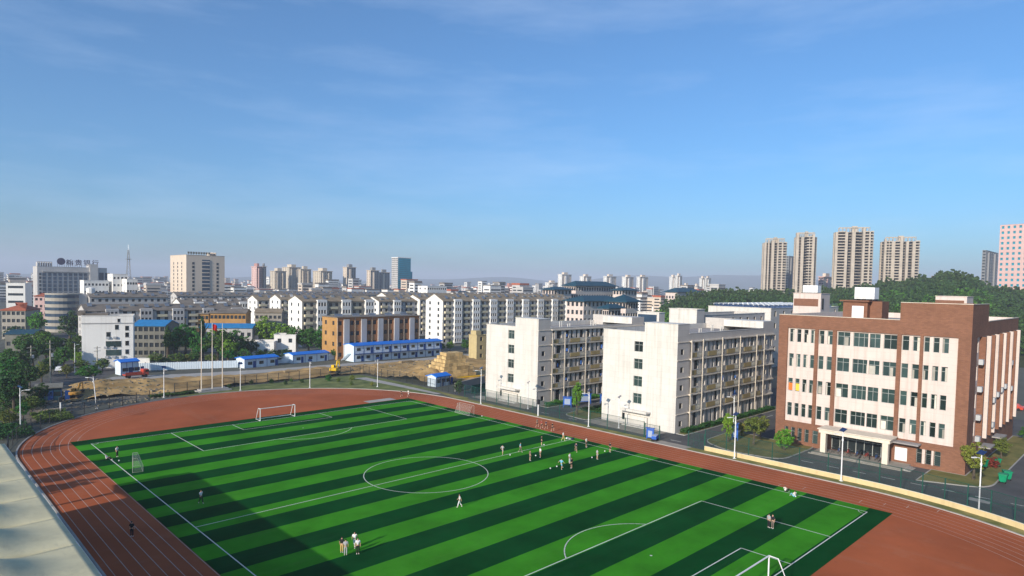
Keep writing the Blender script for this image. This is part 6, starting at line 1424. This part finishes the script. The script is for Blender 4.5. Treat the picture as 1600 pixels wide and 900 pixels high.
# trees behind the grandstand, outside the picture; their shade crosses the track
for lab, x, y, h, r_ in (('broad tree behind the canopy end, first beside the track', -27, 74, 9.5, 2.3), ('broad tree behind the canopy end, second beside the track', -25.5, 79.5, 9.2, 2.2), ('broad tree behind the canopy end, third beside the track', -25, 84.6, 9.4, 1.7), ('broad tree behind the canopy end, fourth beside the track', -27, 98.0, 9.6, 1.9)):
    tree(lab, x, y, h, r_, 'leaf_dark', 'round', 'trees behind the grandstand end', 0, .3)

# ------------------------------------------------------------------ wooded hill at the right
KX = [980, 1060, 1110, 1150, 1200, 1250, 1300, 1345, 1400, 1440, 1480, 1505, 1545, 1600, 1700, 1800]; KY = [476, 468, 459, 456, 458, 459, 455, 449, 441, 437, 429, 427, 446, 456, 458, 460]
def hill_z(px, t):
    yt = float(np.interp(px, KX, KY)); top = at(px, yt, 500)[2]-8.0; return (t**.85)*max(1.0, top)
hmb = MB(); NP, NT = 60, 14
for i in range(NP+1):
    px = 1000+820*i/NP
    for j in range(NT+4):
        t = j/NT; dist = 250+250*t; q = at(px, 455, dist); z = hill_z(px, min(1, t))*(1 if t <= 1 else max(0, 1-(t-1)*4)) if t <= 1 else hill_z(px, 1)*max(0, 1-(t-1)*3.5)
        hmb.v.append((q[0], q[1], z-.3))
for i in range(NP):
    for j in range(NT+3): q = i*(NT+4)+j; hmb.f.append((q, q+NT+4, q+NT+5, q+1))
mat('hill_soil', (.035, .045, .015), rough=1, var=.3, scale=.1); struct('hill', hmb, MATS['hill_soil'], smooth=True)
base = [leaf_cloud(34, 20, .15, 100+i, 'round', .5) for i in range(5)]
def wood(label, n_, prange, trange, leaf, seed, hh=(7, 11)):
    r_ = random.Random(seed); vs_ = []
    for i in range(n_):
        px = r_.uniform(*prange); t = r_.uniform(*trange); dist = 250+250*t; q = at(px, 455, dist); z = hill_z(px, t); h = r_.uniform(*hh); rd = h*r_.uniform(.42, .58)
        vs_.append(base[i % 5]*np.array((rd, rd, h*.5))+np.array((q[0], q[1], z+h*.5)))
    o = bpy.data.objects.new('woodland', arr_mesh('woodland', np.concatenate(vs_), MATS[leaf])); COL.objects.link(o); tag(o, label, 'woodland'); o['kind'] = 'stuff'
wood('dense dark wood covering the hill at the right', 900, (1040, 1790), (.05, 1.0), 'leaf_forest', 3)
wood('brighter green trees scattered through the hill wood', 70, (1280, 1560), (.1, .75), 'leaf_mid', 4)
wood('bright green trees at the left foot of the hill', 90, (1000, 1125), (.12, .5), 'leaf_mid', 5, (8, 11))
wood('dark treetops along the hill crest', 240, (1060, 1700), (.9, 1.02), 'leaf_forest', 6, (7, 13))
# ------------------------------------------------------------------ people
for n_, c in dict(skin=(.50, .30, .20), hair_black=(.012, .010, .010), cloth_white=(.74, .74, .73), cloth_black=(.015, .015, .018), cloth_grey=(.36, .37, .38), cloth_sky=(.16, .46, .62), cloth_red=(.45, .03, .03), cloth_tan=(.55, .36, .14), cloth_navy=(.02, .03, .08), cloth_brown=(.16, .13, .11), shoe_white=(.7, .7, .7)).items():
    mat(n_, c, rough=.85, var=.08, scale=3)
def skin_mesh(name, J, E, R, sub=1):
    """grow a smooth tapered surface round a skeleton (points J, edges E, radii R)"""
    me = bpy.data.meshes.new(name); me.from_pydata(J, E, []); o = bpy.data.objects.new(name, me); COL.objects.link(o)
    o.modifiers.new('skin', 'SKIN'); sl_ = me.skin_vertices[0].data
    for i, r_ in enumerate(R): sl_[i].radius = (r_, r_) if not isinstance(r_, tuple) else r_; sl_[i].use_root = (i == 0)
    s_ = o.modifiers.new('sub', 'SUBSURF'); s_.levels = sub; s_.render_levels = sub
    bpy.context.view_layer.update(); dg = bpy.context.evaluated_depsgraph_get(); res = bpy.data.meshes.new_from_object(o.evaluated_get(dg))
    bpy.data.objects.remove(o); res.name = name
    for p in res.polygons: p.use_smooth = True
    return res
def pose_joints(kind):
    """joints of a 1.70 m figure facing -y; x to its left"""
    H = dict(pel=(0, 0, .92), wai=(0, .01, 1.08), che=(0, 0, 1.28), nec=(0, .0, 1.44), hed=(0, -.02, 1.52), top=(0, -.02, 1.66))
    L = dict(hip=(.09, 0, .90), kne=(.10, -.02, .48), ank=(.10, .02, .08), toe=(.10, -.15, .04)); Rr = dict(hip=(-.09, 0, .90), kne=(-.10, -.02, .48), ank=(-.10, .02, .08), toe=(-.10, -.15, .04))
    aL = dict(sho=(.18, 0, 1.38), elb=(.25, .03, 1.10), wri=(.25, -.06, .86), han=(.25, -.09, .78)); aR = dict(sho=(-.18, 0, 1.38), elb=(-.25, .03, 1.10), wri=(-.25, -.06, .86), han=(-.25, -.09, .78))
    if kind == 'walk':
        L.update(kne=(.09, -.16, .50), ank=(.09, -.22, .10), toe=(.09, -.38, .05)); Rr.update(kne=(-.09, .06, .48), ank=(-.09, .32, .16), toe=(-.09, .20, .05)); aL.update(elb=(.24, .18, 1.13), wri=(.23, .22, .90), han=(.23, .20, .82)); aR.update(elb=(-.24, -.10, 1.12), wri=(-.22, -.26, .95), han=(-.21, -.32, .90))
    if kind == 'run':
        L.update(kne=(.09, -.32, .66), ank=(.09, -.22, .28), toe=(.09, -.36, .22)); Rr.update(kne=(-.09, .12, .50), ank=(-.09, .46, .26), toe=(-.09, .40, .10)); aL.update(elb=(.26, .24, 1.16), wri=(.24, .10, .98), han=(.23, .02, .98)); aR.update(elb=(-.26, -.10, 1.12), wri=(-.18, -.32, 1.18), han=(-.15, -.38, 1.22))
        Rr.update(kne=(-.09, .05, .46), ank=(-.09, .25, .10), toe=(-.09, .13, .03))
    if kind == 'kick':
        L.update(kne=(.10, -.24, .56), ank=(.10, -.44, .24), toe=(.10, -.60, .24)); aL.update(elb=(.36, .14, 1.20), wri=(.48, .16, 1.04), han=(.53, .16, .98)); aR.update(elb=(-.38, -.06, 1.18), wri=(-.50, -.16, 1.06), han=(-.55, -.20, 1.02)); Rr.update(kne=(-.10, .02, .47), ank=(-.10, .08, .08), toe=(-.10, -.09, .04))
    if kind == 'sit':
        dz_ = -.78; H = {k: (v[0], v[1]+(.10 if v[2] > 1.2 else .02), v[2]+dz_) for k, v in H.items()}
        L.update(hip=(.10, 0, .13), kne=(.16, -.38, .46), ank=(.15, -.62, .08), toe=(.15, -.78, .05)); Rr.update(hip=(-.10, 0, .13), kne=(-.16, -.38, .44), ank=(-.15, -.60, .08), toe=(-.15, -.76, .05))
        aL = dict(sho=(.18, .10, .60), elb=(.24, -.06, .42), wri=(.14, -.30, .46), han=(.08, -.36, .46)); aR = dict(sho=(-.18, .10, .60), elb=(-.24, -.06, .42), wri=(-.14, -.30, .46), han=(-.08, -.36, .46))
    return H, L, Rr, aL, aR
def figure(kind, shorts=False, long_hair=False):
    H, L, R_, aL, aR = pose_joints(kind); lerp = lambda a, b, t: tuple(a[i]+(b[i]-a[i])*t for i in range(3))
    J = [H['pel'], H['wai'], H['che'], H['nec'], H['hed'], H['top']]; Rd = [(.13, .10), (.12, .09), (.15, .10), .055, .085, .06]; E = [(0, 1), (1, 2), (2, 3), (3, 4), (4, 5)]
    def chain(root, pts, rr):
        p = root
        for q, r_ in zip(pts, rr): J.append(q); Rd.append(r_); E.append((p, len(J)-1)); p = len(J)-1
    for G_ in (L, R_): chain(0, [G_['hip'], G_['kne'], G_['ank'], G_['toe']], [.085, .055, .04, .035])
    for G_ in (aL, aR): chain(2, [G_['sho'], G_['elb'], G_['wri'], G_['han']], [.055, .04, .03, .032])
    body = skin_mesh('body', J, E, Rd)
    # fingers: five short tapered stubs per hand, joined into the body mesh as one figure
    J, E, Rd = [H['wai'], H['che'], H['nec']], [(0, 1), (1, 2)], [(.145, .115), (.175, .125), .075]
    J.insert(0, lerp(H['pel'], H['wai'], .3)); Rd.insert(0, (.15, .12)); E = [(0, 1), (1, 2), (2, 3)]
    for G_ in (aL, aR): chain(2, [G_['sho'], lerp(G_['sho'], G_['elb'], .75)], [.085, .065])
    shirt = skin_mesh('shirt', J, E, Rd)
    J, E, Rd = [lerp(H['pel'], H['wai'], .35)], [], [(.135, .105)]; J.append(H['pel']); Rd.append((.15, .12)); E.append((0, 1))
    for G_ in (L, R_):
        if shorts: chain(1, [G_['hip'], lerp(G_['hip'], G_['kne'], .8)], [.105, .095])
        else: chain(1, [G_['hip'], G_['kne'], lerp(G_['kne'], G_['ank'], .92)], [.10, .072, .062])
    trousers = skin_mesh('trousers', J, E, Rd)
    h, t = H['hed'], H['top']; J = [(h[0], h[1]+.05, h[2]+.02), (t[0], t[1]+.02, t[2]+.01), (t[0], t[1]-.04, t[2]-.01)]; E = [(0, 1), (1, 2)]; Rd = [.085, .085, .06]
    if long_hair: J.append((h[0], h[1]+.09, h[2]-.22)); E.append((0, 3)); Rd.append(.07)
    hair = skin_mesh('hair', J, E, Rd)
    shoes = []
    for G_ in (L, R_): shoes.append(skin_mesh('shoe', [(G_['ank'][0], G_['ank'][1]+.03, G_['ank'][2]-.02), G_['toe']], [(0, 1)], [.05, .045]))
    return body, shirt, trousers, hair, shoes
FIG = {}
for k, sh, lh in (('stand', 0, 0), ('stand', 1, 0), ('walk', 0, 0), ('walk', 0, 1), ('run', 1, 0), ('kick', 1, 0), ('sit', 0, 0)): FIG[(k, sh, lh)] = figure(k, sh, lh)
def person(label, px, py, rz, pose, top, low, sh=0, lh=0, hgt=1.72, shoe='shoe_white', group=None):
    p = G(px, py); T = thing('person', label, 'person', (p[0], p[1], .03), rz, group); s_ = hgt/1.70; T.scale = (s_, s_, s_)
    body, shirt, tr, hair, shoes = FIG[(pose, sh, lh)]
    for me, nm, m_ in ((body, 'body', 'skin'), (shirt, 'shirt', top), (tr, 'shorts' if sh else 'trousers', low), (hair, 'hair', 'hair_black'), (shoes[0], 'shoe', shoe), (shoes[1], 'shoe', shoe)):
        if not me.materials: me.materials.append(MATS[m_])
        o = inst(me, nm, T); o.material_slots[0].link = 'OBJECT'; o.material_slots[0].material = MATS[m_]
    return T
pl = 'football players near the halfway line'; rn = 'runners on the right straight'
W = 'cloth_white'; K = 'cloth_black'; Gy = 'cloth_grey'
for a in (
    ('person in a white top and dark trousers standing by the left corner', 183, 714, .6, 'stand', W, K), ('person in white sitting on the left touch line', 167, 719, 1.0, 'sit', W, K),
    ('person all in black standing on the left straight', 206, 839, 2.4, 'stand', K, K), ('person in white top and black trousers alone in the canopy shade', 314, 787, .4, 'walk', W, K),
    ('person in a black top and tan trousers at the left of the group', 534, 864, 2.2, 'stand', K, 'cloth_tan'), ('person in a grey suit at the front of the group', 540, 868, 2.6, 'stand', Gy, Gy), ('person in white with long hair at the back of the group', 554, 856, 5.5, 'walk', W, W, 0, 1), ('person in a white shirt and black trousers at the right of the group', 559, 866, 5.8, 'stand', W, K),
    ('person in all white walking alone below the centre circle', 718, 793, 4.0, 'walk', W, W, 0, 1),
    ('player in grey leaning after a ball left of the others', 785, 711, 2.0, 'run', Gy, Gy, 1, 0, 1.7, 'shoe_white', pl), ('player in a light blue top left of the halfway line cluster', 813, 707, .5, 'walk', 'cloth_sky', 'cloth_brown', 0, 0, 1.7, 'shoe_white', pl), ('player in a brownish grey top left of the white topped one', 828, 720, 1.2, 'stand', 'cloth_brown', 'cloth_brown', 1, 0, 1.7, 'shoe_white', pl), ('player in a pale top and dark shorts by the halfway line', 844, 715, 4.4, 'stand', W, 'cloth_brown', 1, 0, 1.7, 'shoe_white', pl), ('player in black beside the halfway line end', 846, 696, 1.0, 'stand', K, K, 1, 0, 1.7, 'shoe_white', pl),
    ('player in white at the touch line by the bags', 880, 689, .4, 'walk', W, 'cloth_tan', 0, 0, 1.75, 'shoe_white', pl), ('player in dark clothes right of the touch line white player', 900, 707, 2.5, 'run', 'cloth_navy', 'cloth_brown', 1, 0, 1.7, 'shoe_white', pl), ('player in a white top and black shorts near the right touch line', 916, 699, .2, 'stand', W, K, 1, 0, 1.75, 'shoe_white', pl), ('player in white partly behind the black clad one', 890, 724, .1, 'stand', W, W, 0, 0, 1.7, 'shoe_white', pl), ('player in black directly before the white one', 893, 732, 3.2, 'stand', K, K, 1, 0, 1.7, 'shoe_white', pl), ('player in a light blue top kicking a ball, nearest of the players', 877, 734, 1.6, 'kick', 'cloth_sky', 'cloth_sky', 1, 0, 1.72, 'shoe_white', pl), ('player in grey at the right with a ball', 933, 718, 1.2, 'stand', Gy, Gy, 1, 0, 1.7, 'shoe_white', pl), ('player in black farthest right of the players', 953, 707, 1.4, 'stand', K, K, 1, 0, 1.75, 'shoe_white', pl),
    ('leftmost runner of the four on the right straight, dark top', 839, 668, .1, 'run', 'cloth_brown', K, 1, 0, 1.7, 'shoe_white', rn), ('runner in a red top on the right straight', 846, 670, .1, 'run', 'cloth_red', K, 1, 0, 1.7, 'shoe_white', rn), ('third runner of the four on the right straight, navy top', 853, 671, .1, 'run', 'cloth_navy', K, 1, 0, 1.7, 'shoe_white', rn), ('rightmost runner of the four on the right straight, black top', 863, 674, .1, 'run', K, K, 1, 0, 1.7, 'shoe_white', rn),
    ('runner in black at the far bend', 627, 620, 1.2, 'run', K, K, 1, 0, 1.75), ('runner in white at the far bend', 638, 620, 1.2, 'run', W, W, 1, 0, 1.75),
    ('left person of the embracing pair in a pale top', 1201, 825, 1.2, 'stand', Gy, K), ('right person of the embracing pair in a black top', 1207, 826, 4.5, 'stand', K, 'cloth_brown'),
    ('person in white sitting at the right touch line', 1227, 769, 1.4, 'sit', W, K), ('person in a white top sitting low beside a ball on the right touch line', 1241, 777, 2.6, 'sit', W, 'cloth_sky')):
    person(*a)
mat('ball_white', (.75, .76, .74), rough=.5)
bl_ = MB(); bl_.lathe((0, 0, .11), [(.01, -.11), (.055, -.095), (.095, -.055), (.11, 0), (.095, .055), (.055, .095), (.01, .11)], 12); bl_ = bl_.mesh('football', MATS['ball_white'], True)
for px, py, lab in ((186, 721, 'white ball by the left training goal'), (797, 712, 'ball right of the grey player'), (850, 696, 'ball beside the black clad player near the touch line'), (837, 713, 'ball between the brownish and the pale topped players'), (870, 730, 'ball at the feet of the kicking light blue player'), (860, 733, 'ball left of the kicking player'), (925, 716, 'ball left of the rightmost grey player'), (945, 706, 'ball left of the rightmost black player'), (753, 651, 'ball lying by the right training goal'), (1243, 777, 'ball by the seated people at the right touch line')):
    p = G(px, py); tag(inst(bl_, 'football', None, (p[0], p[1], .03)), lab, 'ball', 'footballs on the pitch')
def bag(label, px, py, m_, rz):
    p = G(px, py); T = thing('sports_bag', label, 'bag', (p[0], p[1], .03), rz); MB().box(-.3, .3, -.16, .16, 0, .3).build('bag_body', MATS[m_], T, bevel=.08); MB().tube([(-.15, 0, .28), (-.1, 0, .42), (.1, 0, .42), (.15, 0, .28)], .015, 5).build('handle', MATS['cloth_black'], T)
bag('white sports bag behind the touch line player', 886, 686, 'cloth_white', .3); bag('grey sports bag right of the white bag', 890, 687, 'cloth_grey', 1.2); bag('dark sports bag at the end of the row of bags', 895, 687, 'cloth_navy', .1)

# ------------------------------------------------------------------ haze
hz = bpy.data.materials.new('haze_air'); hz.use_nodes = True; N = hz.node_tree.nodes; N.clear(); pv = N.new('ShaderNodeVolumePrincipled'); pv.inputs['Color'].default_value = (.78, .85, 1.0, 1); pv.inputs['Density'].default_value = 0.00022; pv.inputs['Anisotropy'].default_value = 0.0
ou = N.new('ShaderNodeOutputMaterial'); hz.node_tree.links.new(pv.outputs[0], ou.inputs['Volume'])
hb_ = MB().box(-9500, 9500, -9500, 9500, -1.2, 190).build('haze', hz, kind='stuff'); tag(hb_, 'pale blue haze in the air over the town', 'haze')
